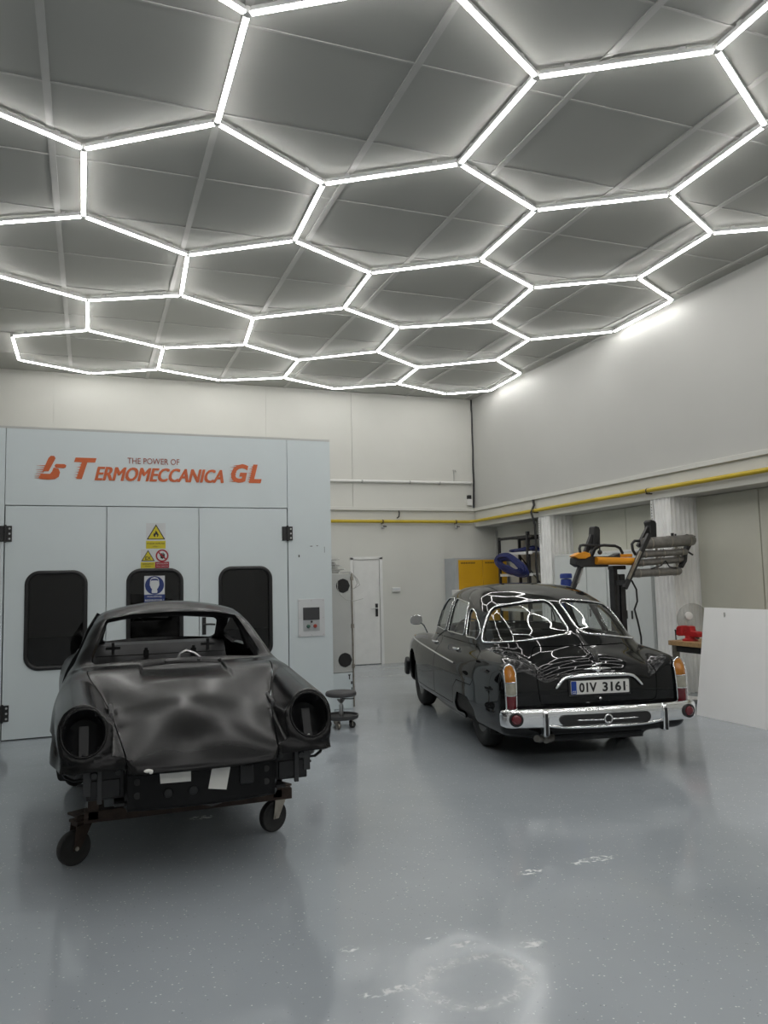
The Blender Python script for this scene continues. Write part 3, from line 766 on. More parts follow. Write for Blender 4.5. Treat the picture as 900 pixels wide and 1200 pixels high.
# ================================================================== YELLOW CABINET, SHELF, HOSES
yc = empty('yellow_cabinet', (7.22, 13.85, 0), label='grey metal cabinet with yellow double doors in the far corner', cat='cabinet')
MB().box(6.60, 7.76, 13.62, 14.08, 0, 1.985).build('body', M['grey_cab'], yc, bevel=.005)
for x0, x1 in ((6.675, 7.195), (7.203, 7.73)):
    d = MB().box(x0, x1, 13.60, 13.62, .10, 1.945).build('door', M['yellow_door'], yc, bevel=.004)
    sl = MB()
    for k in range(9): sl.box(x0 + .05 + .035 * k, x0 + .07 + .035 * k, 13.598, 13.602, 1.87, 1.90)
    sl.build('vent_slots', M['rust'], d)['kind'] = 'stuff'
MB().box(7.20, 7.22, 13.585, 13.60, 1.0, 1.12).build('handle', M['steel'], yc)
T(MB().box(6.50, 6.70, 13.30, 13.58, .0, 1.37), 'white_crate', 'white_plastic', 'white box standing in front of the yellow cabinet, behind the black car', 'box', bevel=.01)
sh = empty('storage_rack', (7.52, 12.5, 0), label='black metal storage rack holding blue hoses beside the yellow cabinet', cat='rack')
RX0, RX1, RY0, RY1 = 7.30, 7.74, 11.92, 13.10
for (x, y, w) in ((RX0, RY1, .045), (RX0, RY0 + .14, .055), (RX1, RY1, .045), (RX1, RY0, .05), (RX0, RY0 - .17 + .17, .0)):
    if w: MB().box(x - w / 2, x + w / 2, y - w / 2, y + w / 2, 0, 2.40 if (x == RX0 and y < 12.5) else 2.345).build('post', M['dark_steel'], sh)
for z, m in ((2.32, 'dark_steel'), (2.03, 'white_plastic'), (1.64, 'white_plastic'), (1.0, 'white_plastic'), (.3, 'white_plastic')):
    MB().box(RX0, RX1, RY0, RY1, z - .012, z + .012).build('shelf_board', M[m], sh)
    MB().box(RX0 - .012, RX0, RY0, RY1, z - .035, z + .015).box(RX1, RX1 + .012, RY0, RY1, z - .035, z + .015).build('shelf_rail', M['dark_steel'] if z > 2.2 else M['white_plastic'], sh)
MB().bar((RX1, RY1, 2.0), (RX1, RY0, 1.1), .03, .008).build('cross_brace', M['dark_steel'], sh)
def hose(name, loops, label, r=.017):
    mb = MB()
    for (cx, cy, cz, ry, rz, tilt, ph) in loops:
        mb.tube([(cx + tilt * math.sin(a + ph), cy + ry * math.cos(a), cz + rz * math.sin(a)) for a in [2 * PI * i / 40 for i in range(40)]], r, 8, closed=True)
    return tag(mb.build(name, M['blue_hose']), label, 'hose', 'blue hoses on the rack')
rr_ = random.Random(7)
hose('hose_coil', [(7.50 + rr_.uniform(-.03, .03), 12.42 + rr_.uniform(-.04, .04), 2.075 + .012 * k, .42 - .02 * k, .02, .16, rr_.uniform(0, 6)) for k in range(5)], 'flat blue hose coil lying on the upper rack shelf')
hb = MB()
for k in range(14):
    ry, rz = .52 - .045 * (k % 5), .165 - .026 * (k % 5)
    hb.tube([(7.25 - .009 * k, 12.52 - ry * math.cos(a) + rr_.uniform(-.008, .008), 1.80 + rz * math.sin(a) - .13 * math.cos(a) * (1.0 if math.cos(a) > 0 else .35) + .006 * k) for a in [2 * PI * i / 44 for i in range(44)]], .012, 8, closed=True)
tag(hb.build('hose_coil', M['blue_hose']), 'drooping blue hose coil hanging over the front of the lower shelf', 'hose', 'blue hoses on the rack')
pv = MB().box(7.755, 7.775, 13.99, 14.01, .9, 2.55).box(7.72, 7.74, 13.99, 14.01, .9, 2.55)
for k in range(9): pv.box(7.72, 7.775, 13.993, 14.007, 1.0 + .18 * k, 1.02 + .18 * k)
T(pv, 'slotted_rail', 'cable_grey', 'narrow slotted grey rail standing upright behind the rack', 'rail')
# cable down the first column and the box at its foot
T(MB().tube([(7.30, 11.83, 2.94), (7.29, 11.79, 2.84), (7.22, 11.78, 2.72), (7.28, 11.77, 2.5), (7.29, 11.77, 2.1), (7.275, 11.775, 1.8), (7.29, 11.77, 1.55), (7.29, 11.76, 1.40)], .02, 8), 'column_cable', 'black_plastic', 'thick black cable hanging down the far fluted column', 'cable')
T(MB().box(7.24, 7.33, 11.60, 11.80, 1.30, 1.40), 'cable_box', 'white_plastic', 'small white cable box at the end of the black column cable', 'box', bevel=.006)

# ================================================================== LOCKERS IN THE BAY
for (y0, y1, nd, lb) in ((10.43, 11.33, 1, 'grey steel locker next to the far fluted column'), (9.92, 10.42, 1, 'narrow grey steel locker in the middle of the bay row'), (8.90, 9.91, 2, 'double-door grey steel locker next to the near fluted column')):
    lk = empty('locker', (7.55, (y0 + y1) / 2, 0), label=lb, cat='locker', group='grey lockers in the bay')
    MB().box(7.37, 7.76, y0, y1, 0.03, 1.93).build('body', M['locker'], lk, bevel=.004)
    MB().box(7.36, 7.76, y0, y1, 1.93, 1.955).build('top_board', M['white_plastic'], lk)
    MB().box(7.38, 7.74, y0 + .02, y1 - .02, 0, .03).build('plinth', M['black_plastic'], lk)
    w = (y1 - y0 - .016) / nd
    for q in range(nd):
        ya = y0 + .008 + w * q
        d = MB().box(7.352, 7.37, ya + .002, ya + w - .002, .06, 1.90).build('door', M['locker'], lk, bevel=.003)
        yh = ya + w - .07 if q == 0 else ya + .05
        MB().box(7.335, 7.352, yh, yh + .02, .95, 1.07).build('handle', M['black_plastic'], d)
gc = empty('gas_cylinder', (5.98, 9.0, 0), label='slim blue canister standing between the car roof and the lockers', cat='canister')
gc.location = (6.12, 9.15, 0)
L(MB().lathe([(0, 0), (.075, 0), (.078, .02), (.078, 1.50), (.07, 1.55), (0, 1.56)], n=24), 'canister_body', 'blue', gc)
L(MB().lathe([(0, 1.56), (.082, 1.56), (.084, 1.60), (.075, 1.625), (0, 1.63)], n=24), 'canister_cap', 'blue', gc)
# ================================================================== WORKBENCH, VISE, DISC, BOARD
wbn = empty('workbench', (6.94, 6.9, 0), label='workbench with a light wooden top behind the leaning white board', cat='workbench')
MB().box(6.55, 7.30, 5.85, 7.69, .735, .79).build('worktop', M['wood'], wbn, bevel=.004)
for x, y in ((6.60, 7.62), (7.25, 7.62), (6.60, 5.92), (7.25, 5.92)):
    MB().box(x - .03, x + .03, y - .03, y + .03, 0, .735).build('leg', M['zinc'] if y > 7 else M['dark_steel'], wbn)
MB().box(6.585, 6.615, 5.92, 7.62, .66, .735).build('apron', M['dark_steel'], wbn)
MB().box(6.60, 7.25, 7.60, 7.62, .66, .735).build('apron', M['zinc'], wbn)
vs = empty('bench_vise', (6.70, 7.48, .79), label='red bench vise with a black handle on the wooden workbench', cat='vise')
L(MB().lathe([(0, 0), (.09, 0), (.09, .018), (.06, .03), (.055, .06), (0, .06)], n=24), 'swivel_base', 'red', vs)
L(MB().prism([(-.17, .05), (-.17, .10), (-.15, .115), (-.06, .12), (-.05, .175), (.015, .18), (.02, .12), (.07, .10), (.07, .06), (.03, .05)], -.045, .045, 'x'), 'fixed_jaw', 'red', vs, .012)
L(MB().prism([(.075, .055), (.075, .11), (.085, .18), (.16, .17), (.18, .14), (.185, .06), (.15, .05)], -.05, .05, 'x'), 'moving_jaw', 'red', vs, .014)
L(MB().cyl((0, .02, .09), (0, .21, .09), .018), 'screw', 'dark_steel', vs)
L(MB().lathe([(0, 0), (.03, 0), (.034, .012), (.03, .028), (0, .028)], (0, .19, .085), (0, 1, 0), 16), 'screw_head', 'black_plastic', vs)
L(MB().cyl((-.035, .206, .11), (-.03, .206, -.10), .007).sphere((-.03, .206, -.10), .011).sphere((-.035, .206, .115), .011), 'handle_bar', 'black_plastic', vs)
ds = empty('clear_disc', (6.92, 7.66, .79), label='large scratched clear plastic disc standing behind the red vise', cat='disc')
nd = Vector((-.35, -.93, .1)).normalized()
dpl = MB().lathe([(.018, 0), (.198, 0), (.2, .002), (.198, .004), (.018, .004)], (0, 0, .235), nd, 48)
L(dpl, 'disc_plate', 'clear_disc', ds)
L(MB().lathe([(0, -.012), (.045, -.012), (.05, 0), (.045, .016), (.02, .02), (0, .02)], (-.09, -.03, .285), nd, 20), 'hub', 'white_plastic', ds)
L(MB().box(-.06, .06, -.03, .03, 0, .035), 'foot', 'dark_steel', ds, .004)
T(MB().lathe([(0, .0), (.13, .0), (.15, .02), (.155, .045), (.145, .045), (.13, .02), (0, .015)], (7.0, 7.90, 0), n=28), 'white_dish', 'white_plastic', 'shallow white dish on the floor behind the workbench leg', 'dish')
# white sheet leaning against the bench
b0, b1 = Vector((6.40, 0, 0)), Vector((6.602, 0, 1.196))
dv = (b1 - b0); thn = Vector((dv.z, 0, -dv.x)).normalized() * .014
mb = MB(); vv = []
for y in (4.62, 7.118):
    for p in (b0, b1, b1 + thn, b0 + thn): vv.append((p.x, y, p.z + .001))
mb.add(vv, [(0, 1, 2, 3)[::-1], (4, 5, 6, 7), (0, 4, 5, 1), (1, 5, 6, 2), (2, 6, 7, 3), (3, 7, 4, 0)])
wbd = empty('white_board', (6.5, 5.87, 0), label='large plain white board leaning against the workbench at the right', cat='board')
mb.build('board_sheet', M['board'], wbd, bevel=.002)
pm = b0 + dv * .93
MB().prism([(6.80, 1.097), (6.79, 1.11), (6.788, 1.13), (6.80, 1.152), (6.806, 1.14), (6.803, 1.12)], pm.x - .012, pm.x + .004, 'x').build('board_mark', M['cable_grey'], wbd)

# ================================================================== INFRARED DRYING LAMP RIG
ir = empty('drying_lamp', (6.36, 8.3, 0), label='wheeled paint drying lamp rig with three grey lamp bars and yellow arm', cat='drying lamp')
IX = 6.36
def R_(mb, name, m, bevel=0.0, par=None):
    if par is None: par = ir
    return mb.build(name, M[m], par, bevel=bevel)
Y0 = 8.3
R_(MB().box(6.25, 6.315, Y0 - .02, Y0 + .08, .12, 1.70), 'post', 'dark_steel', .006)
R_(MB().box(6.345, 6.42, Y0 - .03, Y0 + .07, .12, 1.60), 'post', 'dark_steel', .006)
R_(MB().box(6.24, 6.44, Y0 - .03, Y0 + .08, 1.66, 1.71), 'post_cap', 'dark_steel', .004)
R_(MB().box(5.98, 6.75, Y0 - .03, Y0 + .09, .09, .15), 'base_bar', 'dark_steel', .006)
for x in (5.99, 6.74): R_(MB().box(x - .035, x + .035, Y0 - .45, Y0 + .5, .09, .14), 'base_leg', 'dark_steel', .006)
for x in (5.99, 6.74):
    for y in (Y0 - .42, Y0 + .47): caster(ir, x - IX, y - Y0, .042, .03, .09, M['rubber'], .3)
# left arm and head
def leaning(p0, p1, w, name='lean_arm'):
    R_(MB().bar(p0, p1, w, .05, up=(0, 1, 0)), name, 'dark_steel', .005)
leaning((5.60, Y0 - .05, 1.42), (5.93, Y0 - .05, 2.10), .06)
R_(MB().bar((5.66, Y0 - .085, 1.50), (5.74, Y0 - .085, 1.68), .022, .02, up=(0, 1, 0)), 'arm_strip', 'steel')
R_(MB().prism([(5.905, 1.98), (5.935, 2.20), (5.955, 2.215), (6.01, 2.20), (6.025, 2.16), (6.015, 2.0), (6.0, 1.93), (5.93, 1.9)], Y0 - .10, Y0 + .02, 'y'), 'lamp_head', 'black_plastic', .012)
R_(MB().bar((5.985, Y0 - .04, 1.98), (5.87, Y0 - .04, 1.78), .05, .05, up=(0, 1, 0)), 'head_stem', 'black_plastic', .004)
R_(MB().prism([(5.63, 1.74), (5.64, 1.815), (5.70, 1.83), (6.20, 1.83), (6.30, 1.87), (6.30, 1.76), (6.16, 1.76), (6.10, 1.695), (5.70, 1.70)], Y0 - .11, Y0 + .03, 'y'), 'bracket', 'dark_steel', .006)
R_(MB().cyl((5.91, Y0 - .14, 1.775), (6.52, Y0 - .14, 1.755), .048, 20), 'yellow_tube', 'orange_tube')
R_(MB().prism([(5.58, 1.835), (5.66, 1.875), (5.75, 1.89), (5.83, 1.87), (5.84, 1.83), (5.76, 1.80), (5.66, 1.80)], Y0 - .14, Y0 - .03, 'y'), 'orange_grip', 'orange_tube', .012)
R_(MB().box(6.30, 6.48, Y0 - .12, Y0 - .03, 1.815, 1.855), 'grip_plate', 'orange_tube', .006)
R_(MB().tube([(5.70, Y0 - .12, 1.82), (5.685, Y0 - .12, 1.93), (5.70, Y0 - .12, 1.965), (5.74, Y0 - .12, 1.972), (5.86, Y0 - .12, 1.965), (5.95, Y0 - .12, 1.965)], .017, 10), 'loop_handle', 'black_plastic')
R_(MB().tube([(5.84, Y0 - .12, 1.83), (5.87, Y0 - .12, 1.90), (5.93, Y0 - .12, 1.955), (6.05, Y0 - .12, 1.968), (6.22, Y0 - .12, 1.958), (6.29, Y0 - .12, 1.93), (6.33, Y0 - .12, 1.86)], .018, 10), 'loop_handle', 'black_plastic')
R_(MB().cyl((5.985, Y0 - .12, 1.85), (5.985, Y0 - .12, 2.02), .009, 8).sphere((5.985, Y0 - .12, 1.88), .03), 'adjust_knob', 'black_plastic')
# right arm with three lamp bars
leaning((6.27, Y0 - .20, 1.42), (6.69, Y0 - .20, 2.10), .058)
R_(MB().box(6.27, 6.33, Y0 - .20, Y0 - .02, 1.46, 1.52), 'arm_pivot', 'dark_steel', .004)
R_(MB().bar((6.31, Y0 - .235, 1.54), (6.52, Y0 - .235, 1.88), .03, .02, up=(0, 1, 0)), 'arm_strip', 'zinc')
R_(MB().prism([(6.79, 2.08), (6.80, 2.22), (6.785, 2.27), (6.82, 2.30), (6.89, 2.28), (6.905, 2.25), (6.90, 2.08), (6.88, 2.03)], Y0 - .10, Y0 + .02, 'y'), 'lamp_head', 'black_plastic', .012)
R_(MB().bar((6.83, Y0 - .04, 2.22), (6.64, Y0 - .04, 1.95), .05, .05, up=(0, 1, 0)), 'head_stem', 'black_plastic', .004)
R_(MB().tube([(6.60, Y0 - .12, 2.02), (6.52, Y0 - .12, 2.02), (6.48, Y0 - .12, 1.98), (6.49, Y0 - .12, 1.90), (6.53, Y0 - .12, 1.84)], .018, 10), 'loop_handle', 'black_plastic')
def lamp_bar(p0, p1, r, flat):
    b = R_(MB().tube([p0, tuple((np.array(p0) * .98 + np.array(p1) * .02)), tuple((np.array(p0) * .03 + np.array(p1) * .97)), p1], [r * .9, r, r, r * .75], 18, flat=flat), 'lamp_bar', 'lamp_grey')
    q0, q1 = np.array(p0), np.array(p1)
    for t in (.12, .5, .88):
        c = q0 + (q1 - q0) * t
        R_(MB().lathe([(r * 1.04, -.01), (r * 1.06, 0), (r * 1.04, .01)], tuple(c), tuple(q1 - q0), 18, cap=False), 'clamp_band', 'zinc', par=ir)
lamp_bar((6.66, Y0 - .12, 1.985), (7.47, Y0 - .12, 2.03), .078, .95)
lamp_bar((6.58, Y0 - .10, 1.845), (7.36, Y0 - .10, 1.875), .055, .8)
lamp_bar((6.56, Y0 - .06, 1.735), (7.33, Y0 - .06, 1.775), .055, .8)
lamp_bar((6.48, Y0 - .10, 1.605), (7.24, Y0 - .10, 1.625), .058, .9)
R_(MB().prism([(7.40, 2.09), (7.46, 2.06), (7.44, 1.97), (7.36, 1.86), (7.34, 1.75), (7.27, 1.66), (7.25, 1.68), (7.31, 1.78), (7.33, 1.88), (7.40, 1.99)], Y0 - .13, Y0 - .05, 'y'), 'end_plate', 'dark_steel', .004)
for x in (6.90, 7.22): R_(MB().box(x - .008, x + .008, Y0 - .09, Y0 - .06, 1.62, 1.99), 'strut', 'zinc')
R_(MB().tube([(6.75, Y0 - .13, 1.66), (6.9, Y0 - .15, 1.70), (6.97, Y0 - .15, 1.76), (7.03, Y0 - .15, 1.68), (7.15, Y0 - .15, 1.66)], .008, 8), 'lamp_wire', 'black_plastic')
R_(MB().cyl((7.38, Y0 - .1, 2.10), (7.52, Y0 - .1, 2.075), .011, 8).cyl((7.34, Y0 - .12, 1.89), (7.43, Y0 - .14, 1.83), .012, 8).cyl((7.13, Y0 - .12, 2.06), (7.13, Y0 - .12, 2.12), .02, 8).cyl((7.18, Y0 - .12, 2.06), (7.18, Y0 - .12, 2.11), .012, 8), 'clamp_screw', 'dark_steel')
R_(MB().tube([(6.50, Y0 - .05, 1.52), (6.545, Y0 - .08, 1.40), (6.55, Y0 - .08, 1.25), (6.50, Y0 - .08, 1.15), (6.54, Y0 - .08, 1.0), (6.58, Y0 - .08, .8), (6.60, Y0 - .05, .55), (6.52, Y0, .25)], .012, 8), 'hanging_cable', 'black_plastic')
R_(MB().tube([(6.30, Y0 - .05, 1.6), (6.26, Y0 - .09, 1.4), (6.25, Y0 - .09, 1.1), (6.22, Y0 - .08, .8), (6.25, Y0 - .05, .4)], .011, 8), 'hanging_cable', 'black_plastic')
# ================================================================== SMOOTH BODY TOOLS
def smin(a, b, k):
    h = np.clip(0.5 + 0.5 * (b - a) / k, 0, 1)
    return b + (a - b) * h - k * h * (1 - h)
def smax(a, b, k): return -smin(-a, -b, k)
def sstep(a, b, x):
    t = np.clip((x - a) / (b - a), 0, 1); return t * t * (3 - 2 * t)
def curve(pts):
    """monotone cubic through (t, value) pairs"""
    pts = sorted(pts); X = np.array([p[0] for p in pts], float); Y = np.array([p[1] for p in pts], float)
    h = np.diff(X); d = np.diff(Y) / h; m = np.zeros(len(X))
    m[0], m[-1] = d[0], d[-1]
    for i in range(1, len(X) - 1):
        if d[i - 1] * d[i] > 0:
            w1, w2 = 2 * h[i] + h[i - 1], h[i] + 2 * h[i - 1]
            m[i] = (w1 + w2) / (w1 / d[i - 1] + w2 / d[i])
    def f(t):
        t = np.clip(t, X[0], X[-1]); i = np.clip(np.searchsorted(X, t) - 1, 0, len(h) - 1)
        s = (t - X[i]) / h[i]
        return ((1 + 2 * s) * (1 - s) ** 2 * Y[i] + s * (1 - s) ** 2 * h[i] * m[i] + s * s * (3 - 2 * s) * Y[i + 1] + s * s * (s - 1) * h[i] * m[i + 1])
    return f
def grad(f, P, e=0.003):
    g = np.empty_like(P)
    for i in range(3):
        d = np.zeros(3); d[i] = e
        g[:, i] = (f(*(P + d).T) - f(*(P - d).T)) / (2 * e)
    return g
def surface_nets(f, lo, hi, h, iters=4):
    ax = [np.arange(lo[i], hi[i] + h, h) for i in range(3)]
    n = [len(a) for a in ax]
    G = np.empty(n, np.float32)
    Yg, Zg = np.meshgrid(ax[1], ax[2], indexing='ij')
    for i, x in enumerate(ax[0]): G[i] = f(np.full(Yg.size, x), Yg.ravel(), Zg.ravel()).reshape(Yg.shape)
    ins = G < 0
    c = np.zeros([k - 1 for k in n], np.int16)
    for dx in (0, 1):
        for dy in (0, 1):
            for dz in (0, 1): c += ins[dx:n[0] - 1 + dx, dy:n[1] - 1 + dy, dz:n[2] - 1 + dz]
    act = np.argwhere((c > 0) & (c < 8))
    idx = -np.ones(c.shape, np.int64); idx[tuple(act.T)] = np.arange(len(act))
    acc = np.zeros((len(act), 3)); cnt = np.zeros(len(act))
    corners = [(0, 0, 0), (1, 0, 0), (0, 1, 0), (1, 1, 0), (0, 0, 1), (1, 0, 1), (0, 1, 1), (1, 1, 1)]
    val = {q: G[act[:, 0] + q[0], act[:, 1] + q[1], act[:, 2] + q[2]] for q in corners}
    for a in corners:
        for axn in range(3):
            if a[axn] == 1: continue
            b = list(a); b[axn] = 1; b = tuple(b)
            va, vb = val[a], val[b]
            m = (va < 0) != (vb < 0)
            t = va[m] / (va[m] - vb[m])
            p = np.tile(np.array(a, float), (m.sum(), 1)); p[:, axn] += t
            acc[m] += p; cnt[m] += 1
    V = (act + acc / cnt[:, None]) * h + np.array([a[0] for a in ax])
    quads = []
    for axn in range(3):
        s0 = [slice(None)] * 3; s1 = [slice(None)] * 3
        s0[axn] = slice(0, -1); s1[axn] = slice(1, None)
        A, Bv = ins[tuple(s0)], ins[tuple(s1)]
        for flip, mk in ((False, A & ~Bv), (True, ~A & Bv)):
            e = np.argwhere(mk)
            u, w = (axn + 1) % 3, (axn + 2) % 3
            e = e[(e[:, u] > 0) & (e[:, w] > 0) & (e[:, u] < n[u] - 1) & (e[:, w] < n[w] - 1)]
            def cell(du, dw):
                q = e.copy(); q[:, u] -= du; q[:, w] -= dw
                return idx[tuple(q.T)]
            Q = np.stack([cell(1, 1), cell(0, 1), cell(0, 0), cell(1, 0)], 1)
            if flip: Q = Q[:, ::-1]
            quads.append(Q)
    Q = np.concatenate(quads)
    for _ in range(iters):
        v = f(*V.T); g = grad(f, V); g2 = np.maximum((g * g).sum(1), .05)
        st = -(v / g2)[:, None] * g
        ln = np.linalg.norm(st, axis=1, keepdims=True); st *= np.minimum(1, h * .5 / np.maximum(ln, 1e-9))
        V = V + st
    g = grad(f, V, .006); N = g / np.maximum(np.linalg.norm(g, axis=1, keepdims=True), 1e-9)
    T = np.concatenate([Q[:, [0, 1, 2]], Q[:, [0, 2, 3]]])
    return V, N, T
def clip(Sf, phi):
    """keep the part of the surface where phi(x, y, z) < 0"""
    V, N, T = Sf
    d = phi(*V.T).astype(float)
    d[np.abs(d) < 1e-7] = 1e-7
    ins = d < 0
    k = ins[T].sum(1)
    full = T[k == 3]
    out = [full]
    E = []; tris = []
    for want in (1, 2):
        mt = T[k == want]
        if not len(mt): continue
        odd = ins[mt] if want == 1 else ~ins[mt]
        r = odd.argmax(1)
        a = mt[np.arange(len(mt)), r]; b = mt[np.arange(len(mt)), (r + 1) % 3]; c = mt[np.arange(len(mt)), (r + 2) % 3]
        tris.append((want, a, b, c))
        E.append(np.stack([a, b], 1)); E.append(np.stack([a, c], 1))
    if not tris:
        return compact(V, N, full)
    E = np.sort(np.concatenate(E), 1)
    key = E[:, 0] * len(V) + E[:, 1]
    uk, inv = np.unique(key, return_inverse=True)
    ea, eb = uk // len(V), uk % len(V)
    t = d[ea] / (d[ea] - d[eb])
    lo, hi, dl, dh = np.zeros(len(t)), np.ones(len(t)), d[ea], d[eb]
    for _ in range(4):
        P = V[ea] + t[:, None] * (V[eb] - V[ea]); v = phi(*P.T)
        left = (v < 0) == (dl < 0)
        lo = np.where(left, t, lo); dl = np.where(left, v, dl); hi = np.where(left, hi, t); dh = np.where(left, dh, v)
        den = dl - dh
        t = np.where(np.abs(den) > 1e-9, lo + (hi - lo) * np.clip(dl / np.where(np.abs(den) > 1e-9, den, 1), .05, .95), (lo + hi) / 2)
    P = V[ea] + t[:, None] * (V[eb] - V[ea]); Q = N[ea] + t[:, None] * (N[eb] - N[ea])
    Q /= np.maximum(np.linalg.norm(Q, axis=1, keepdims=True), 1e-9)
    off = len(V); pos = 0
    for want, a, b, c in tris:
        p = off + inv[pos:pos + len(a)]; pos += len(a)
        q = off + inv[pos:pos + len(a)]; pos += len(a)
        if want == 1: out.append(np.stack([a, p, q], 1))
        else: out.append(np.stack([p, b, c], 1)); out.append(np.stack([p, c, q], 1))
    return compact(np.concatenate([V, P]), np.concatenate([N, Q]), np.concatenate(out))
def compact(V, N, T):
    u, inv = np.unique(T, return_inverse=True)
    return V[u], N[u], inv.reshape(T.shape)
def border_edges(T):
    e = np.concatenate([T[:, [0, 1]], T[:, [1, 2]], T[:, [2, 0]]])
    s = np.sort(e, 1); key = s[:, 0] * (T.max() + 1) + s[:, 1]
    u, i, c = np.unique(key, return_index=True, return_counts=True)
    return e[i[c == 1]]
def loops(Sf):
    V, N, T = Sf
    nx = {}
    for a, b in border_edges(T): nx[a] = b
    res = []
    while nx:
        a, b = next(iter(nx.items())); lp = []
        cur = a
        while cur in nx: lp.append(cur); cur = nx.pop(cur)
        if len(lp) > 8: res.append(np.array(lp))
    return sorted(res, key=len, reverse=True)
def resample(P, step, smooth=2):
    P = np.asarray(P); Q = np.vstack([P, P[:1]])
    for _ in range(smooth):
        P = (np.roll(P, 1, 0) + 2 * P + np.roll(P, -1, 0)) / 4
    Q = np.vstack([P, P[:1]]); s = np.concatenate([[0], np.cumsum(np.linalg.norm(np.diff(Q, axis=0), axis=1))])
    n = max(12, int(s[-1] / step)); t = np.linspace(0, s[-1], n, endpoint=False)
    return np.stack([np.interp(t, s, Q[:, i]) for i in range(3)], 1)
def skin_object(name, Sf, m, parent, scale=1.0, rim=0.02, inner=False, offset=0.0):
    """a sheet of bodywork with its edges turned in by `rim`; inner=True adds the back of the sheet"""
    V, N, T = Sf
    V = V + N * offset
    vs = [V]; ns = [N]; fs = [T]; n = len(V)
    if rim:
        e = border_edges(T)
        a, b = e[:, 0], e[:, 1]
        A, Bp = V[a], V[b]
        A2, B2 = A - N[a] * rim, Bp - N[b] * rim
        nn = np.cross(Bp - A, N[a] + N[b]); nn /= np.maximum(np.linalg.norm(nn, axis=1, keepdims=True), 1e-12)
        k = len(e)
        vs += [A, Bp, B2, A2]; ns += [nn] * 4
        i0 = n + np.arange(k)
        fs += [np.stack([i0, i0 + 3 * k, i0 + 2 * k], 1), np.stack([i0, i0 + 2 * k, i0 + k], 1)]
        n += 4 * k
    if inner:
        vs.append(V - N * rim); ns.append(-N); fs.append(T[:, ::-1] + n)
    V = np.concatenate(vs) * scale; N = np.concatenate(ns); F = np.concatenate(fs)
    me = bpy.data.meshes.new(name)
    me.vertices.add(len(V)); me.vertices.foreach_set('co', V.astype(np.float32).ravel())
    me.loops.add(len(F) * 3); me.loops.foreach_set('vertex_index', F.astype(np.int32).ravel())
    me.polygons.add(len(F)); me.polygons.foreach_set('loop_start', np.arange(0, len(F) * 3, 3, dtype=np.int32))
    me.update(calc_edges=True)
    me.polygons.foreach_set('use_smooth', [True] * len(F))
    me.normals_split_custom_set_from_vertices([tuple(x) for x in N])
    return link_mesh(name, me, m, parent)
def sd_poly(u, v, poly):
    """signed distance to a polygon, negative inside"""
    p = np.array(poly, float); n = len(p)
    d = np.full(u.shape, 1e9); s = np.ones(u.shape)
    j = n - 1
    for i in range(n):
        ex, ey = p[j] - p[i]; wx, wy = u - p[i][0], v - p[i][1]
        t = np.clip((wx * ex + wy * ey) / (ex * ex + ey * ey), 0, 1)
        d = np.minimum(d, (wx - ex * t) ** 2 + (wy - ey * t) ** 2)
        c1, c2, c3 = v >= p[i][1], v < p[j][1], ex * wy > ey * wx
        s = np.where((c1 & c2 & c3) | (~c1 & ~c2 & ~c3), -s, s)
        j = i
    return s * np.sqrt(d)
def round_poly(poly, r):
    """sd with rounded corners: shrink the polygon about its edges by r, then grow"""
    p = np.array(poly, float); n = len(p)
    ar = sum(p[i][0] * p[(i + 1) % n][1] - p[(i + 1) % n][0] * p[i][1] for i in range(n))
    if ar < 0: p = p[::-1]
    q = []
    for i in range(n):
        a, b, c = p[i - 1], p[i], p[(i + 1) % n]
        d1 = (b - a) / np.linalg.norm(b - a); d2 = (c - b) / np.linalg.norm(c - b)
        n1, n2 = np.array([-d1[1], d1[0]]), np.array([-d2[1], d2[0]])
        k = 1 + n1 @ n2
        q.append(b + (n1 + n2) / max(k, .3) * r)
    return lambda u, v: sd_poly(u, v, q) - r
def neg(phi): return lambda x, y, z: -phi(x, y, z)
def both(*ph): return lambda x, y, z: np.maximum.reduce([p(x, y, z) for p in ph])
def grown(phi, g): return lambda x, y, z: phi(x, y, z) - g
def cast(f, p0, d, tmax, steps=400):
    """first hit of a ray with the body"""
    t = np.linspace(0, tmax, steps); P = np.array(p0)[None] + t[:, None] * np.array(d)[None]
    v = f(*P.T); i = int(np.argmax(v < 0))
    if v[i] >= 0: return None
    a, b = t[max(i - 1, 0)], t[i]
    for _ in range(30):
        c = (a + b) / 2
        if f(*(np.array(p0)[None] + c * np.array(d)[None]).T)[0] < 0: b = c
        else: a = c
    return np.array(p0) + b * np.array(d)
def trim_tube(mb, Sf, r, scale, step=.02, out=.002, lp=0, n=8):
    """bright bead around the edge of a pane"""
    ls = loops(Sf)
    if not ls: return
    V, N, _ = Sf
    P = resample(V[ls[lp]] + N[ls[lp]] * out, step)
    mb.tube([tuple(p * scale) for p in P], r * scale, n, closed=True)
# ================================================================== BLACK SEDAN (rear three-quarter view); y forward, x right, origin under the rear axle
KS = 0.955
car = empty('vintage_sedan', (4.235, 6.61, 0), -0.196, label='glossy black rounded vintage sedan seen from behind, with chrome bumper and split rear window', cat='car')
M['black_paint'] = mat('gloss_black_paint', (0.006, 0.0065, 0.007), 0.03, var=0.1, scale=2, spec=0.38)
M['car_glass'] = glass_mat('sedan_window_glass', (0.80, 0.83, 0.82), 0.03)
M['cloth'] = mat('dark_seat_cloth', (0.03, 0.028, 0.026), 0.85, var=0.3, scale=30)
M['headliner'] = mat('grey_headliner', (0.10, 0.10, 0.095), 0.9)
M['amber'] = mat('amber_lens', (0.42, 0.15, 0.008), 0.12, var=0.12, scale=25, coat=.6)
M['clear_lens'] = mat('frosted_clear_lens', (0.33, 0.32, 0.26), 0.15, var=0.15, scale=30, coat=.6)
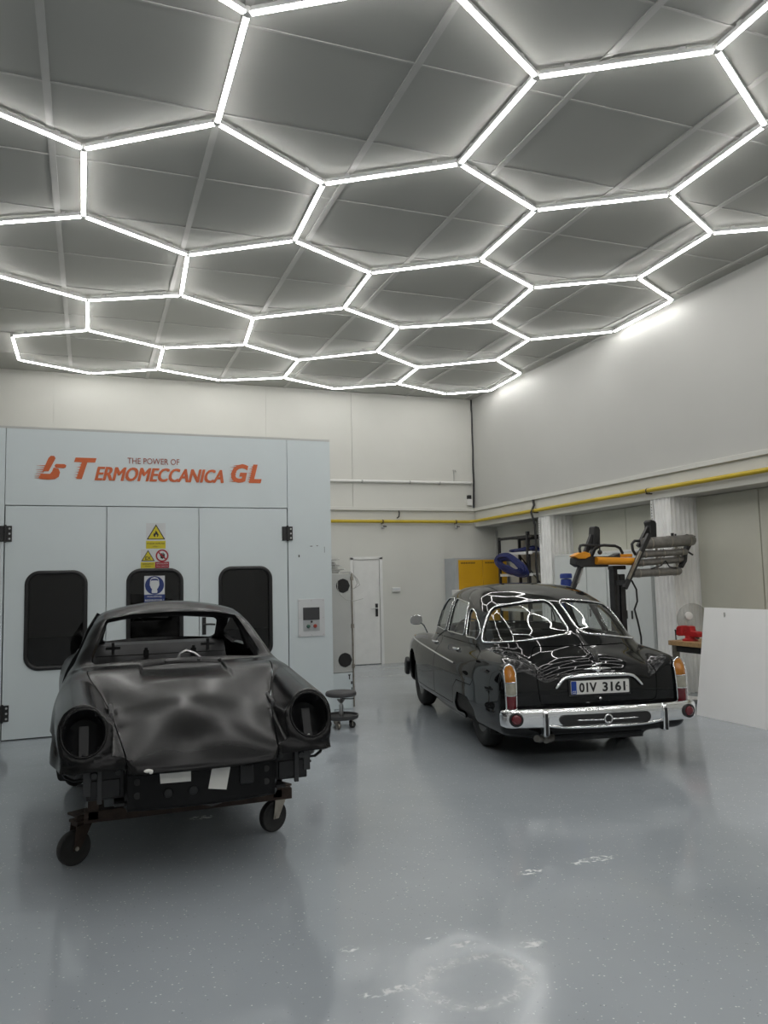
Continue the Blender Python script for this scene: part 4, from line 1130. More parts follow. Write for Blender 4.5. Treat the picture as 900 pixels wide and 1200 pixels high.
M['red_lens'] = mat('dark_red_lens', (0.12, 0.006, 0.012), 0.12, var=0.2, scale=25, coat=.6)
M['plate_white'] = mat('plate_white', (0.72, 0.72, 0.69), 0.35)
M['plate_blue'] = mat('plate_blue', (0.01, 0.05, 0.30), 0.35)
M['tyre'] = mat('tyre_rubber', (0.014, 0.014, 0.014), 0.65, var=0.3, scale=25)
M['exhaust'] = mat('dull_exhaust_steel', (0.30, 0.29, 0.27), 0.4, 0.9, var=0.25, scale=12)
zt_ = curve([(-1.25, .45), (-1.1, .76), (-1.04, .865), (-.985, .922), (-.79, 1.010), (-.6, 1.096), (-.3, 1.13), (-.1, 1.10), (.5, 1.0), (2.0, 1.0), (2.4, 1.01), (3.0, .97), (3.4, .90), (3.7, .80), (3.9, .66)])
zf_ = curve([(-1.25, .83), (-1.05, .905), (-.9, .94), (-.6, .97), (-.2, .99), (.3, .99), (1.5, .97), (2.5, .96), (3.0, .93), (3.5, .85), (3.8, .76)])
Wm_ = curve([(-1.25, .79), (-1.1, .855), (-.9, .89), (-.6, .92), (0, .945), (1, .95), (2, .945), (2.8, .92), (3.3, .84), (3.6, .70), (3.8, .45)])
zr_ = curve([(-.95, .78), (-.75, .99), (-.6, 1.12), (-.45, 1.21), (-.05, 1.425), (.15, 1.495), (.4, 1.552), (.8, 1.60), (1.1, 1.605), (1.5, 1.595), (1.85, 1.56), (2.05, 1.505), (2.15, 1.40), (2.3, 1.17), (2.45, 1.0), (2.62, .78)])
wb_ = curve([(-.85, .45), (-.5, .74), (-.2, .805), (.3, .825), (1.0, .83), (1.8, .80), (2.2, .73), (2.5, .60)])
def sedan(x, y, z):
    X = np.abs(x)
    deck = zt_(y) - .13 * (X / .60) ** 2.6 + .016 * np.exp(-(x / .028) ** 2) * (1 - sstep(.2, .6, y))
    fend = zf_(y) - 2.2 * (X - .74) ** 2
    top = z - smax(deck, fend, .06)
    W = Wm_(y) - 1.0 * np.maximum(0, z - .66) ** 2 - .6 * np.maximum(0, .5 - z) ** 2
    tail = (-1.065 + .07 * (X / .85) ** 3 + .5 * np.maximum(0, .52 - z) ** 2 + .5 * np.maximum(0, z - .62) ** 2) - y
    nose = y - (3.75 - .45 * (X / .85) ** 3 - .8 * np.maximum(0, z - .65) ** 2)
    b = smax(smax(top, X - W, .11), smax(tail, nose, .1), .07)
    b = smax(b, .27 - z, .08)
    ye = y - .31 * (X / .76) ** 4 * (1 - sstep(.2, .9, y)) + .33 * (X / .75) ** 2 * sstep(1.2, 1.9, y)
    roof = z - (zr_(ye) - .055 * (X / .6) ** 2)
    Wg = wb_(y) - .30 * np.maximum(z - .98, 0) - .6 * np.maximum(0, z - 1.25) ** 2
    g = smax(roof, X - Wg, .14)
    g = np.maximum(g, np.maximum(-.95 - y, y - 2.6))
    return smin(b, g, .05)
SV = surface_nets(sedan, (-1.05, -1.25, .2), (1.05, 3.95, 1.68), .024)
# panes
def rear_pane(x, y, z):
    X = np.abs(x)
    a = .045 - X
    b = z - (1.43 - .06 * (X / .6) ** 2)
    c = (1.135 - .095 * X / .74) - z
    d = y - (-.11 + .45 * (1 - np.minimum(1, X / .80) ** 2))
    s = smax(smax(a, b, .07), smax(c, d, .10), .07)
    return np.maximum(s, y - .45)
side_polys = [
    ('front_side_glass', round_poly([(1.91, 1.09), (1.72, 1.43), (1.335, 1.44), (1.295, 1.07)], .03)),
    ('rear_side_glass', round_poly([(1.185, 1.07), (1.235, 1.44), (.64, 1.40), (.47, 1.065)], .03)),
    ('quarter_glass', round_poly([(.385, 1.06), (.53, 1.365), (.32, 1.32), (.10, 1.21), (-.02, 1.11), (.01, 1.06)], .05))]
def on_side(f, s): return lambda x, y, z: np.maximum(f(y, z), .42 - s * x)
def wind(x, y, z):
    X = np.abs(x)
    return np.maximum(smax(smax(z - (1.46 - .06 * (X / .6) ** 2), 1.10 - .02 * X - z, .06), (1.80 - .05 * (1 - (X / .7) ** 2)) - y, .08), .9 - y)
holes = [('rear_window', lambda x, y, z: np.maximum(rear_pane(x, y, z), x)), ('rear_window', lambda x, y, z: np.maximum(rear_pane(x, y, z), -x)), ('windscreen', wind)]
for nm, f in side_polys:
    for s in (-1, 1): holes.append((nm, on_side(f, s)))
# grooves between the panels
doorF = round_poly([(1.345, .36), (2.28, .36), (2.42, .58), (2.38, .95), (2.28, 1.005), (1.37, 1.005), (1.345, .8)], .04)
doorR = round_poly([(1.335, .36), (.50, .36), (.47, .53), (.32, .625), (-.20, .635), (-.285, .70), (-.285, .86), (-.20, .95), (-.02, 1.0), (1.355, 1.005), (1.335, .8)], .035)
lid = round_poly([(-.545, .555), (.545, .555), (.565, .80), (.52, .93), (.44, 1.025), (-.44, 1.025), (-.52, .93), (-.565, .80)], .04)
def door_phi(f, s): return lambda x, y, z: np.maximum(f(y, z), .5 - s * x)
lid_phi = lambda x, y, z: np.maximum(lid(x, z), y + .50)
archR = round_poly([(.44, .0), (.42, .40), (.31, .505), (-.08, .505), (-.27, .41), (-.35, .0)], .05)
def arch_phi(x, y, z): return np.maximum(np.minimum(archR(y, z), np.hypot(y - 2.73, z - .36) - .385), .45 - np.abs(x))
body = SV
body = clip(body, neg(arch_phi))
P_ = lambda nm, Sf, m='black_paint', **k: skin_object(nm, Sf, M[m], car, KS, **k)
bright = MB(); seals = MB()
for nm, ph in holes:
    gl = clip(SV, ph)
    body = clip(body, neg(ph))
    o = P_(nm, gl, 'car_glass', rim=0, offset=-.008)
    tr = MB(); trim_tube(tr, gl, .011 if nm == 'rear_window' else .007, KS, .025, .002)
    tr.build('window_trim', M['chrome'] if nm != 'windscreen' else M['rubber'], o, local=True)
g = .0035
for s in (-1, 1):
    for nm, f in (('front_door', doorF), ('rear_door', doorR)):
        ph = door_phi(f, s)
        pc = clip(clip(SV, neg(arch_phi)), grown(ph, -g))
        P_(nm, pc, rim=.02)
        body = clip(body, neg(grown(ph, g)))
P_('engine_lid', clip(SV, grown(lid_phi, -g)), rim=.02)
body = clip(body, neg(grown(lid_phi, g)))
P_('body_shell', body, rim=.022)
roof_in = clip(body, lambda x, y, z: 1.0 - z)
Vr, Nr, Tr = roof_in
skin_object('headliner', (Vr - Nr * .03, -Nr, Tr[:, ::-1]), M['headliner'], car, KS, rim=0)
inn = clip(clip(SV, lambda x, y, z: z - 1.0), lambda x, y, z: np.maximum(-.45 - y, y - 2.2))
skin_object('inner_lining', (inn[0] - inn[1] * .03, -inn[1], inn[2][:, ::-1]), M['cloth'], car, KS, rim=0)
def C(mb, name, m, par=car, bevel=0.0):
    mb.v = [tuple(np.array(p) * KS) for p in mb.v]
    return mb.build(name, M[m], par, local=True, bevel=bevel)
def rear_at(x, z): return cast(sedan, (x, -2.0, z), (0, 1, 0), 2.2)
def left_at(y, z, s=-1): return cast(sedan, (s * 1.6, y, z), (-s, 0, 0), 1.6)
# tail lamps
for s in (-1, 1):
    x0, w, z0, z1 = s * .805, .052, .512, .905
    ys = curve([(z, rear_at(x0 * .985, z)[1] if rear_at(x0 * .985, z) is not None else -.95) for z in np.linspace(z0, .86, 8)])
    def hw(z): return w * math.sqrt(max(0.0, 1 - (max(0, z - (z1 - .075)) / .075) ** 2)) * (0.88 + .12 * (z - z0) / .3 if z < z0 + .3 else 1.0)
    pod = MB(); ring = []
    zs = np.linspace(z0, z1 - 1e-4, 30)
    front = lambda z: float(ys(np.array([z]))[0]) - .028
    L_ = [(x0 - hw(z), z) for z in zs]; R2 = [(x0 + hw(z), z) for z in zs[::-1]]
    out = L_ + R2
    n = len(out)
    vs_ = [(x, front(z), z) for x, z in out] + [(x, front(z) + .13, z) for x, z in out]
    pod.add(vs_, [(i, n + i, n + (i + 1) % n, (i + 1) % n) for i in range(n)], True)
    pod.add([(x, front(z) + .001, z) for x, z in out], [(i, i + 1, n - 2 - i, n - 1 - i) for i in range(n // 2 - 1)], True)
    base = C(pod, 'tail_lamp', 'black_paint')
    C(MB().tube([(x, front(z), z) for x, z in out], .0075, 8, closed=True), 'lamp_rim', 'chrome', base)
    for nm, za, zb_, mm in (('red_lens', z0 + .004, .640, 'red_lens'), ('clear_lens', .644, .752, 'clear_lens'), ('amber_lens', .756, z1 - .006, 'amber')):
        vs_ = []; fs_ = []; nu, nv = 10, 12
        for j in range(nv + 1):
            z = za + (zb_ - za) * j / nv
            e = 1 - .25 * (2 * j / nv - 1) ** 6
            for i in range(nu + 1):
                u = -1 + 2 * i / nu
                vs_.append((x0 + u * hw(z) * .93, front(z) - .004 - .024 * (1 - u * u) * e, z))
        for j in range(nv):
            for i in range(nu):
                q = j * (nu + 1) + i; fs_.append((q, q + 1, q + nu + 2, q + nu + 1))
        C(MB().add(vs_, fs_, True), nm, mm, base)
        if nm != 'red_lens': C(MB().tube([(x0 + u * hw(za) * .95, front(za) - .006 - .024 * (1 - u * u), za - .002) for u in np.linspace(-1, 1, 11)], .005, 6), 'lens_divider', 'chrome', base)
# bumper: one chrome section swept round the tail
bx = curve([(-1, -.955), (-.95, -.955), (0, 0), (.95, .955), (1, .955)])
path = []
for t in np.linspace(-1, 1, 49):
    a = t * 1.0
    x = .885 * math.copysign(min(1, abs(a) * 1.06) ** 1.0, a)
    y = -1.165 + .10 * abs(a) ** 2 + .06 * max(0, abs(a) - .9) / .1
    path.append((x, y))
prof = [(.0, .375), (.026, .377), (.035, .383), (.039, .392), (.040, .402), (.040, .45), (.040, .500), (.038, .514), (.031, .527), (.018, .535), (-.004, .538), (-.012, .53), (-.012, .375)]
vs_ = []; n = len(prof)
for i, (x, y) in enumerate(path):
    p0, p1 = path[max(0, i - 1)], path[min(len(path) - 1, i + 1)]
    tx, ty = p1[0] - p0[0], p1[1] - p0[1]; l = math.hypot(tx, ty); nx_, ny_ = ty / l, -tx / l
    e = 1 - .0 * i
    edge = min(i, len(path) - 1 - i); k = [0.55, .85, .97][edge] if edge < 3 else 1.0
    for o_, z in prof: vs_.append((x + nx_ * o_ * k, y + ny_ * o_ * k, .455 + (z - .455) * k))
fs_ = [(i * n + j, (i + 1) * n + j, (i + 1) * n + (j + 1) % n, i * n + (j + 1) % n) for i in range(len(path) - 1) for j in range(n)]
fs_ += [tuple(range(n)), tuple(range(len(vs_) - n, len(vs_)))[::-1]]
bump = C(MB().add(vs_, fs_, True), 'rear_bumper', 'chrome')
C(MB().prism(rrect(-.43, .40, .392, .482, .044, 6), -1.2125, -1.10), 'bumper_opening', 'black_plastic', bump)
lipc = [(x, -1.19 + .10 * (x / .93) ** 2 - .01, .372 + .03 * (abs(x) / .56) ** 4) for x in np.linspace(-.56, .56, 25)]
C(MB().tube(lipc, .017, 10, flat=.8), 'lower_lip', 'chrome', bump)
C(MB().tube([(x, -1.215 + .1 * (x / .93) ** 2, .437 - .006 * math.cos(x * 4)) for x in np.linspace(-.40, -.045, 9)], .007, 8).tube([(x, -1.215 + .1 * (x / .93) ** 2, .437 - .006 * math.cos(x * 4)) for x in np.linspace(.045, .38, 9)], .007, 8), 'opening_bar', 'chrome', bump)
C(MB().tube([(.034 * math.cos(a), -1.222, .437 + .034 * math.sin(a)) for a in [2 * PI * i / 24 for i in range(24)]], .008, 8, closed=True), 'tow_ring', 'chrome', bump)
for s in (-1, 1):
    xo = s * .55; yo = -1.165 + .10 * (xo / .93) ** 2
    ovr = MB().prism([(yo + .02, .30), (yo - .055, .30), (yo - .068, .33), (yo - .07, .47), (yo - .06, .515), (yo - .03, .535), (yo + .02, .535)], xo - .026, xo + .026, 'x')
    C(ovr, 'overrider', 'chrome', bump, .012)
    C(MB().box(xo - .012, xo + .012, yo - .078, yo - .066, .31, .50), 'overrider_strip', 'black_plastic', bump, .004)
    xr = s * .80; yr = -1.165 + .10 * (.80 / .985) ** 2 - .035
    nr_ = Vector((s * .18, -1, 0)).normalized()
    C(MB().lathe([(.0, -.02), (.062, -.02), (.060, .014), (.05, .018), (.046, .012), (0, .012)], (xr, yr, .452), nr_, 28), 'reflector_cup', 'black_plastic', bump)
    C(MB().lathe([(.044, .010), (.040, .022), (.025, .028), (0, .030)], (xr, yr, .452), nr_, 24), 'red_reflector', 'red_lens', bump)
# number plate, its chrome brow, badge, lock
pl_y = rear_at(0, .69)[1] - .022
pl = C(MB().prism(rrect(-.272, .272, .632, .748, .01, 3), pl_y, pl_y + .012), 'number_plate', 'plate_white')
C(MB().prism(rrect(-.270, -.222, .634, .746, .008, 3), pl_y - .002, pl_y), 'plate_band', 'plate_blue', pl)
t = MB(); put_text(t, '01V', (-.115, pl_y - .002, .690), width=.165, height=.084, extrude=.001, bold=.028); put_text(t, '3161', (.128, pl_y - .002, .690), width=.215, height=.084, extrude=.001, bold=.028)
C(t, 'plate_number', 'sign_black', pl)
t = MB(); put_text(t, 'CZ', (-.246, pl_y - .003, .652), width=.034, height=.022, extrude=.001, bold=.01)
C(t, 'plate_country_code', 'plate_white', pl)
C(MB().prism(rrect(.247, .253, .687, .693, .002, 2), pl_y - .002, pl_y), 'plate_dot', 'sign_black', pl)
C(MB().box(-.29, .29, pl_y + .010, pl_y + .03, .615, .76), 'plate_backing', 'black_plastic', pl, .004)
br = []
for x, z in ((-.405, .690), (-.385, .712), (-.355, .748), (-.325, .772), (-.28, .783), (-.15, .790), (0, .792), (.15, .790), (.28, .783), (.325, .772), (.355, .748), (.385, .712), (.405, .690)):
    h = rear_at(x, z); br.append((x, h[1] - .016, z))
C(MB().tube(br, [.010] + [.014] * 4 + [.020] * 3 + [.014] * 4 + [.010], 12), 'chrome_brow', 'chrome')
ey = rear_at(0, .835)[1]
em_ = MB().sphere((0, ey - .012, .838), .03, 16, 10, (1, .6, .9))
for s in (-1, 1):
    em_.tube([(s * .02, ey - .012, .842), (s * .07, ey - .006, .846), (s * .125, ey - .002, .842)], [.016, .011, .003], 8)
em_.tube([(-.05, ey - .008, .868), (.0, ey + .01, .878), (.055, ey + .018, .888)], [.006, .012, .006], 8)
C(em_, 'winged_badge', 'chrome')
C(MB().lathe([(0, 0), (.013, 0), (.016, .01), (.012, .02), (0, .024)], (0, rear_at(0, .588)[1], .588), (0, -1, 0), 16), 'lid_lock', 'chrome')
# side strip, handles, mirror
for s in (-1, 1):
    pts = []
    for q in np.linspace(0, 1, 24):
        y = .42 + (3.25 - .42) * q; z = .785 + .105 * q
        h = left_at(y, z, s)
        if h is not None: pts.append((h[0] + s * .006, y, z))
    C(MB().tube(pts, .011, 8), 'side_strip', 'chrome')
    for y in (.55, 1.60):
        h = left_at(y, .925, s)
        hd = MB().tube([(h[0] + s * .004, y + .09, .925), (h[0] + s * .03, y + .08, .926), (h[0] + s * .038, y, .927), (h[0] + s * .03, y - .08, .926), (h[0] + s * .004, y - .09, .925)], .012, 10)
        C(hd, 'door_handle', 'chrome')
mx_ = left_at(2.02, .99, -1)
mir = C(MB().tube([(-.86, 2.02, 1.0), (-.91, 1.98, 1.09), (-.985, 1.93, 1.155)], .010, 8), 'mirror_stalk', 'chrome')
mp = rrect(-1.095, -.945, 1.11, 1.225, .045, 6)
C(MB().prism(mp, 1.915, 1.945).prism([(-1.02 + (a + 1.02) * .8, 1.1675 + (b - 1.1675) * .8) for a, b in mp], 1.945, 1.96), 'mirror_shell', 'chrome', mir, .006)
C(MB().prism([(-1.02 + (a + 1.02) * .90, 1.1675 + (b - 1.1675) * .88) for a, b in mp], 1.911, 1.916), 'mirror_glass', 'steel', mir)
# wheels
for (y, tr, nm) in ((0.02, .70, 'rear_wheel'), (2.73, .735, 'front_wheel')):
    for s in (-1, 1):
        R, w = .348, .088
        ax = (s, 0, 0)
        wl = C(MB().lathe([(.205, -w * .8), (.25, -w), (.31, -w * 1.02), (.338, -w * .8), (R, -w * .45), (R, w * .45), (.338, w * .8), (.31, w * 1.02), (.25, w), (.205, w * .8)], (s * tr, y, R), ax, 44, cap=False), nm, 'tyre')
        C(MB().lathe([(.21, w * .8), (.205, w * .5), (.16, w * .35), (.10, w * .42), (0, w * .42)], (s * tr, y, R), ax, 36), 'rim', 'black_paint', wl)
        C(MB().lathe([(.135, w * .40), (.13, w * .62), (.10, w * .82), (.05, w * .95), (0, w * .98)], (s * tr, y, R), ax, 32), 'hubcap', 'chrome', wl)
# underside: exhausts, flap
C(MB().tube([(-.46, -.55, .30), (-.48, -.85, .285), (-.52, -1.03, .275), (-.58, -1.10, .272), (-.625, -1.13, .285)], .030, 12), 'exhaust_pipe', 'exhaust')
C(MB().tube([(-.38, -.55, .30), (-.40, -.90, .275), (-.46, -1.06, .262), (-.54, -1.12, .262)], .026, 12), 'exhaust_pipe', 'exhaust')
C(MB().lathe([(0, -.02), (.06, 0), (.085, .03), (.085, .30), (.06, .33), (0, .35)], (.10, -.88, .295), (1, 0, 0), 24), 'silencer', 'exhaust')
C(MB().prism(rrect(.36, .58, .195, .36, .02, 4), -.60, -.585), 'mud_flap', 'rubber')
C(MB().prism(rrect(-.82, -.60, .195, .36, .02, 4), -.42, -.405), 'mud_flap', 'rubber')
C(MB().box(-.55, .55, -.5, 2.2, .22, .30), 'underbody', 'rubber', car, .02)
# cabin
def seat(y, z, wdt, nm):
    b = C(MB().box(-wdt, wdt, y, y + .52, z - .14, z + .02), nm, 'cloth', car, .05)
    C(MB().prism([(y - .02, z - .05), (y - .16, z + .50), (y - .12, z + .56), (y - .04, z + .54), (y + .10, z)], -wdt, wdt, 'x'), 'backrest', 'cloth', b, .03)
seat(1.05, .50, .64, 'front_seat'); seat(.18, .50, .62, 'rear_seat')
C(MB().box(-.62, .62, -.42, .06, .98, 1.03), 'parcel_shelf', 'cloth')
C(MB().box(-.66, .66, 1.95, 2.25, .78, 1.0), 'dashboard', 'cloth', car, .04)
sw = MB().tube([(-.35 + .20 * math.cos(a), 1.80 + .09 * math.sin(a), .98 + .18 * math.sin(a)) for a in [2 * PI * i / 32 for i in range(32)]], .011, 8, closed=True)
sw.tube([(-.55, 1.80, .98), (-.15, 1.80, .98)], .008, 6).tube([(-.35, 1.80, .98), (-.35, 2.05, .88)], .018, 8)
C(sw, 'steering_wheel', 'black_plastic')
# nose: lamps and front bumper, seen only past the left wing
for s in (-1, 1):
    C(MB().lathe([(0, .03), (.06, .025), (.085, 0), (.088, -.06), (0, -.06)], (s * .64, 3.50, .74), (s * .25, 1, 0), 28), 'headlamp', 'chrome')
fb = [(x * .81, 3.76 - .42 * (abs(x) / .93) ** 3, .57) for x in np.linspace(-.93, .93, 33)]
C(MB().tube(fb, .04, 12, flat=1.2), 'front_bumper', 'dark_steel')  # a chrome bumper; its dark reflections are put into the colour
for s in (-1, 1): C(MB().prism([(3.55, .30), (3.68, .30), (3.70, .46), (3.60, .56), (3.50, .50)], s * .82 - .03, s * .82 + .03, 'x'), 'bumper_bracket', 'black_plastic', car, .02)
# ================================================================== BARE SPORTS CAR BODY ON A DOLLY; y forward (towards the camera), origin under the front axle
sc = empty('sports_car_shell', (.59, 5.0, .155), PI, label='bare matt black sports car body shell without lamps or glass, facing the viewer', cat='car body')
def shell_paint():
    m = mat('black_primer', (0.007, 0.007, 0.0075), 0.21, 0.0, var=0.4, scale=2.2, bump=0.07, bscale=2.6, detail=1, rvar=0.07, spec=.17)
    return m
M['primer'] = shell_paint()
M['primer_dark'] = mat('black_underseal', (0.012, 0.0125, 0.014), 0.5, 0.2, var=0.3, scale=8)
M['inner_grey'] = mat('dark_grey_inner_metal', (0.035, 0.036, 0.038), 0.5, 0.3, var=0.3, scale=6)
hz_ = curve([(-.70, .925), (-.5, .915), (-.2, .862), (.1, .785), (.35, .693), (.55, .597), (.66, .530), (.72, .485), (.80, .40)])
he_ = curve([(-.70, .60), (-.5, .602), (.1, .478), (.5, .418), (.72, .395), (.8, .39)])
xf_ = curve([(-.9, .68), (-.5, .668), (0, .655), (.3, .635), (.53, .615)])
W2_ = curve([(-3.15, .45), (-3.0, .60), (-2.8, .72), (-2.55, .80), (-2.27, .828), (-1.9, .81), (-1.5, .785), (-.8, .775), (-.35, .785), (0, .802), (.25, .79), (.45, .755), (.6, .715), (.8, .65)])
rz_ = curve([(-.40, .84), (-.6, .955), (-.8, 1.085), (-1.0, 1.205), (-1.15, 1.272), (-1.4, 1.318), (-1.7, 1.305), (-2.0, 1.235), (-2.3, 1.12), (-2.6, .985), (-2.9, .84), (-3.1, .68), (-3.2, .55)])
rw_ = curve([(-.4, .66), (-.7, .695), (-1.2, .69), (-1.8, .69), (-2.3, .645), (-2.8, .52), (-3.1, .40)])
CA, SA = math.cos(math.radians(24)), math.sin(math.radians(24))
LC = np.array([.613, .53, .676])
def lamp_plane(x, y, z): return (y - LC[1]) * CA + (z - LC[2]) * SA
def shell(x, y, z):
    X = np.abs(x)
    hood = hz_(y) - .055 * np.clip(X / he_(y), 0, 1.6) ** 2 * sstep(.75, .3, y) * sstep(-.55, .1, y) - .02 * np.clip(X / .6, 0, 1.2) ** 2
    # sunken middle of the lid near the windscreen
    xe = .262 + .0 * y
    hood = hood - .022 * sstep(.012, -.012, X - (.262 + .10 * (y + .5))) * sstep(-.10, -.42, y) * sstep(-.56, -.50, y)
    hood = np.where(y < -.9, .93 - .13 * sstep(-1.6, -3.0, y) , hood)
    top = z - hood
    W = W2_(y) - 1.3 * np.maximum(0, z - .64) ** 2 - .35 * np.maximum(0, .5 - z) ** 2
    ynose = .735 - .13 * sstep(.475, .44, z) + .0 * X - .05 * (X / .4) ** 3
    front = y - np.where(X < .36, ynose, ynose + (.60 - ynose) * sstep(.36, .44, X))
    b = smax(smax(top, X - W, .07), front, .03)
    b = smax(b, -3.08 + .25 * np.maximum(0, z - .6) - y + .12 * (X / .7) ** 2, .12)
    # wing tube that carries the lamp
    t = np.clip((.62 - y) / 1.35, 0, 1)
    cx, cz, r = .617 + .045 * t, .668 + .065 * t, .130 + .020 * t
    tube = np.sqrt((X - cx) ** 2 + (z - cz) ** 2 * .92) - r
    tube = smax(tube, -.95 - y, .2)
    low = np.maximum(np.maximum(np.abs(X - .60) - .125, y - .56), np.maximum(.47 - z, z - .70))
    tube = smin(tube, low, .06)
    tube = smax(tube, X - W - .012, .03)
    b = smin(b, tube, .03)
    k = sstep(.40, .46, X)
    b = smax(b, lamp_plane(x, y, z) - .25 * (1 - k) + 0 * x, .012)
    b = smax(b, .25 - z, .03)
    ye = y + .17 * (X / .6) ** 2 * sstep(-1.3, -.9, y) - .12 * (X / .5) ** 2 * sstep(-1.7, -2.1, y)
    roof = z - (rz_(ye) - .075 * (X / .5) ** 2 * sstep(-.85, -1.25, y))
    Wg = rw_(y) + .012 - .44 * np.maximum(z - .88, 0) - .5 * np.maximum(0, z - 1.1) ** 2
    g = smax(roof, X - Wg, .075)
    g = np.maximum(g, np.maximum(-3.1 - y, y + .42))
    return smin(b, g, .035)
PV = surface_nets(shell, (-.92, -3.25, .2), (.92, .85, 1.38), .020)
def lamp_uv(x, y, z):
    X = np.abs(x); dx = X - LC[0]; dv = -(y - LC[1]) * SA + (z - LC[2]) * CA
    return dx, dv
def lamp_hole(x, y, z):
    dx, dv = lamp_uv(x, y, z)
    return np.maximum((np.sqrt((dx / .112) ** 2 + (dv / .128) ** 2) - 1) * .118, np.abs(lamp_plane(x, y, z)) - .05)
ws = round_poly([(-.60, .915), (-.475, 1.20), (-.30, 1.232), (0, 1.245), (.30, 1.232), (.475, 1.20), (.60, .915), (.30, .938), (0, .946), (-.30, .938)], .035)
def hole_front(x, y, z): return np.maximum(ws(x, z), -1.15 - y)
rwin = round_poly([(-.50, .955), (-.46, 1.175), (-.2, 1.195), (.2, 1.195), (.46, 1.175), (.50, .955), (.2, .96), (-.2, .96)], .05)
def hole_rear(x, y, z): return np.maximum(rwin(x, z), y + 1.75)
sw1 = round_poly([(-.64, .42), (-.62, .62), (-.70, .84), (-.82, .915), (-1.17, 1.145), (-1.34, 1.205), (-1.54, 1.215), (-1.575, .92), (-1.60, .62), (-1.56, .40)], .04)
sw2 = round_poly([(-1.63, .935), (-1.61, 1.205), (-1.85, 1.16), (-2.10, 1.05), (-2.22, .965), (-2.18, .935)], .04)
def side_hole(f): return lambda x, y, z: np.maximum(f(y, z), .38 - np.abs(x))
def arches(x, y, z): return np.maximum(np.minimum(np.hypot(y - .0, z - .285) - .325, np.hypot(y + 2.27, z - .30) - .335), .42 - np.abs(x))
def under_front(x, y, z): return np.maximum(np.maximum(.08 - y, z - .485), .395 - np.abs(x))
def hood_phi(x, y, z):
    return np.maximum(np.maximum(np.abs(x) - he_(y), -.50 - .02 * (1 - (x / .6) ** 2) - y), .468 - z)
K_ = lambda nm, Sf, m='primer', par=sc, **k: skin_object(nm, Sf, M[m], par, 1.0, **k)
cut = PV
for ph in (lamp_hole, hole_front, hole_rear, side_hole(sw1), side_hole(sw2), arches, under_front): cut = clip(cut, neg(ph))
K_('hood', clip(cut, grown(hood_phi, -.0035)), rim=.018)
cut = clip(cut, neg(grown(hood_phi, .0035)))
K_('shell_body', cut, rim=.03, inner=True)
def D(mb, name, m, par=sc, bevel=0.0): return mb.build(name, M[m], par, local=True, bevel=bevel)
# headlamp buckets: lip, cup and the bracket inside
e2 = np.array([0, -SA, CA]); nrm = np.array([0, CA, SA])
for s in (-1, 1):
    c0 = LC * np.array([s, 1, 1])
    def ell(k, depth): return [tuple(c0 + np.array([math.cos(a) * .112 * k, 0, 0]) + e2 * math.sin(a) * .128 * k + nrm * depth) for a in [2 * PI * i / 40 for i in range(40)]]
    lip = D(MB().tube(ell(1.0, .0), .007, 8, closed=True), 'lamp_lip', 'primer')
    rings = [ell(1.0, 0), ell(.97, -.02), ell(.90, -.05), ell(.86, -.14), ell(.5, -.17), ell(.02, -.175)]
    vs_ = [p for r in rings for p in r]
    fs_ = [(j * 40 + i, j * 40 + (i + 1) % 40, (j + 1) * 40 + (i + 1) % 40, (j + 1) * 40 + i) for j in range(5) for i in range(40)]
    D(MB().add(vs_, fs_, True), 'lamp_cup', 'primer_dark', lip)
    bp = c0 - nrm * .09
    D(MB().bar(tuple(bp - e2 * .115), tuple(bp + e2 * .06), .052, .012, up=tuple(nrm)), 'lamp_bracket', 'primer_dark', lip, .003)
    D(MB().sphere(tuple(bp - e2 * .10 + nrm * .012), .008, 10, 6), 'bracket_bolt', 'steel' if s < 0 else 'primer_dark', lip)
    for a in (.35, 2.2, 3.9, 5.4):
        q = c0 + np.array([math.cos(a) * .105, 0, 0]) + e2 * math.sin(a) * .121 - nrm * .012
        D(MB().box(q[0] - .009, q[0] + .009, q[1] - .006, q[1] + .006, q[2] - .009, q[2] + .009), 'lip_tab', 'primer', lip)
# boxes and bumper mounts below the lamps (x is mirrored: local -x is the viewer's right)
for s in (-1, 1):
    bx_ = D(MB().box(s * .405, s * .60, .12, .50, .315, .50), 'mount_box', 'primer_dark', sc, .006)
    D(MB().box(s * .43, s * .585, .50, .512, .33, .42), 'box_panel', 'primer_dark', bx_, .004)
    D(MB().box(s * .575, s * .615, .46, .52, .345 if s > 0 else .36, .49), 'bumper_mount', 'inner_grey', bx_, .004)
    D(MB().box(s * .52, s * .545, .50, .525, .30, .485), 'bumper_mount', 'inner_grey', bx_, .004)
    D(MB().cyl((s * .60, .42, .385), (s * .645, .42, .385), .008, 8).lathe([(.016, 0), (.016, .02)], (s * .56, .512, .45), (0, 1, 0), 12).lathe([(.014, 0), (.014, .02)], (s * .44, .512, .455), (0, 1, 0), 12), 'bolt', 'inner_grey', bx_)['kind'] = 'stuff'
    D(MB().tube([(s * .61, .47, .425), (s * .66, .45, .418), (s * .70, .43, .435), (s * .722, .42, .475)], .012, 8, flat=.6), 'wing_brace', 'primer_dark')
    D(MB().tube([(s * .60, .40, .47), (s * .64, .30, .40), (s * .70, .22, .40), (s * .74, .20, .47)], .022, 8), 'inner_wing_lip', 'primer_dark')
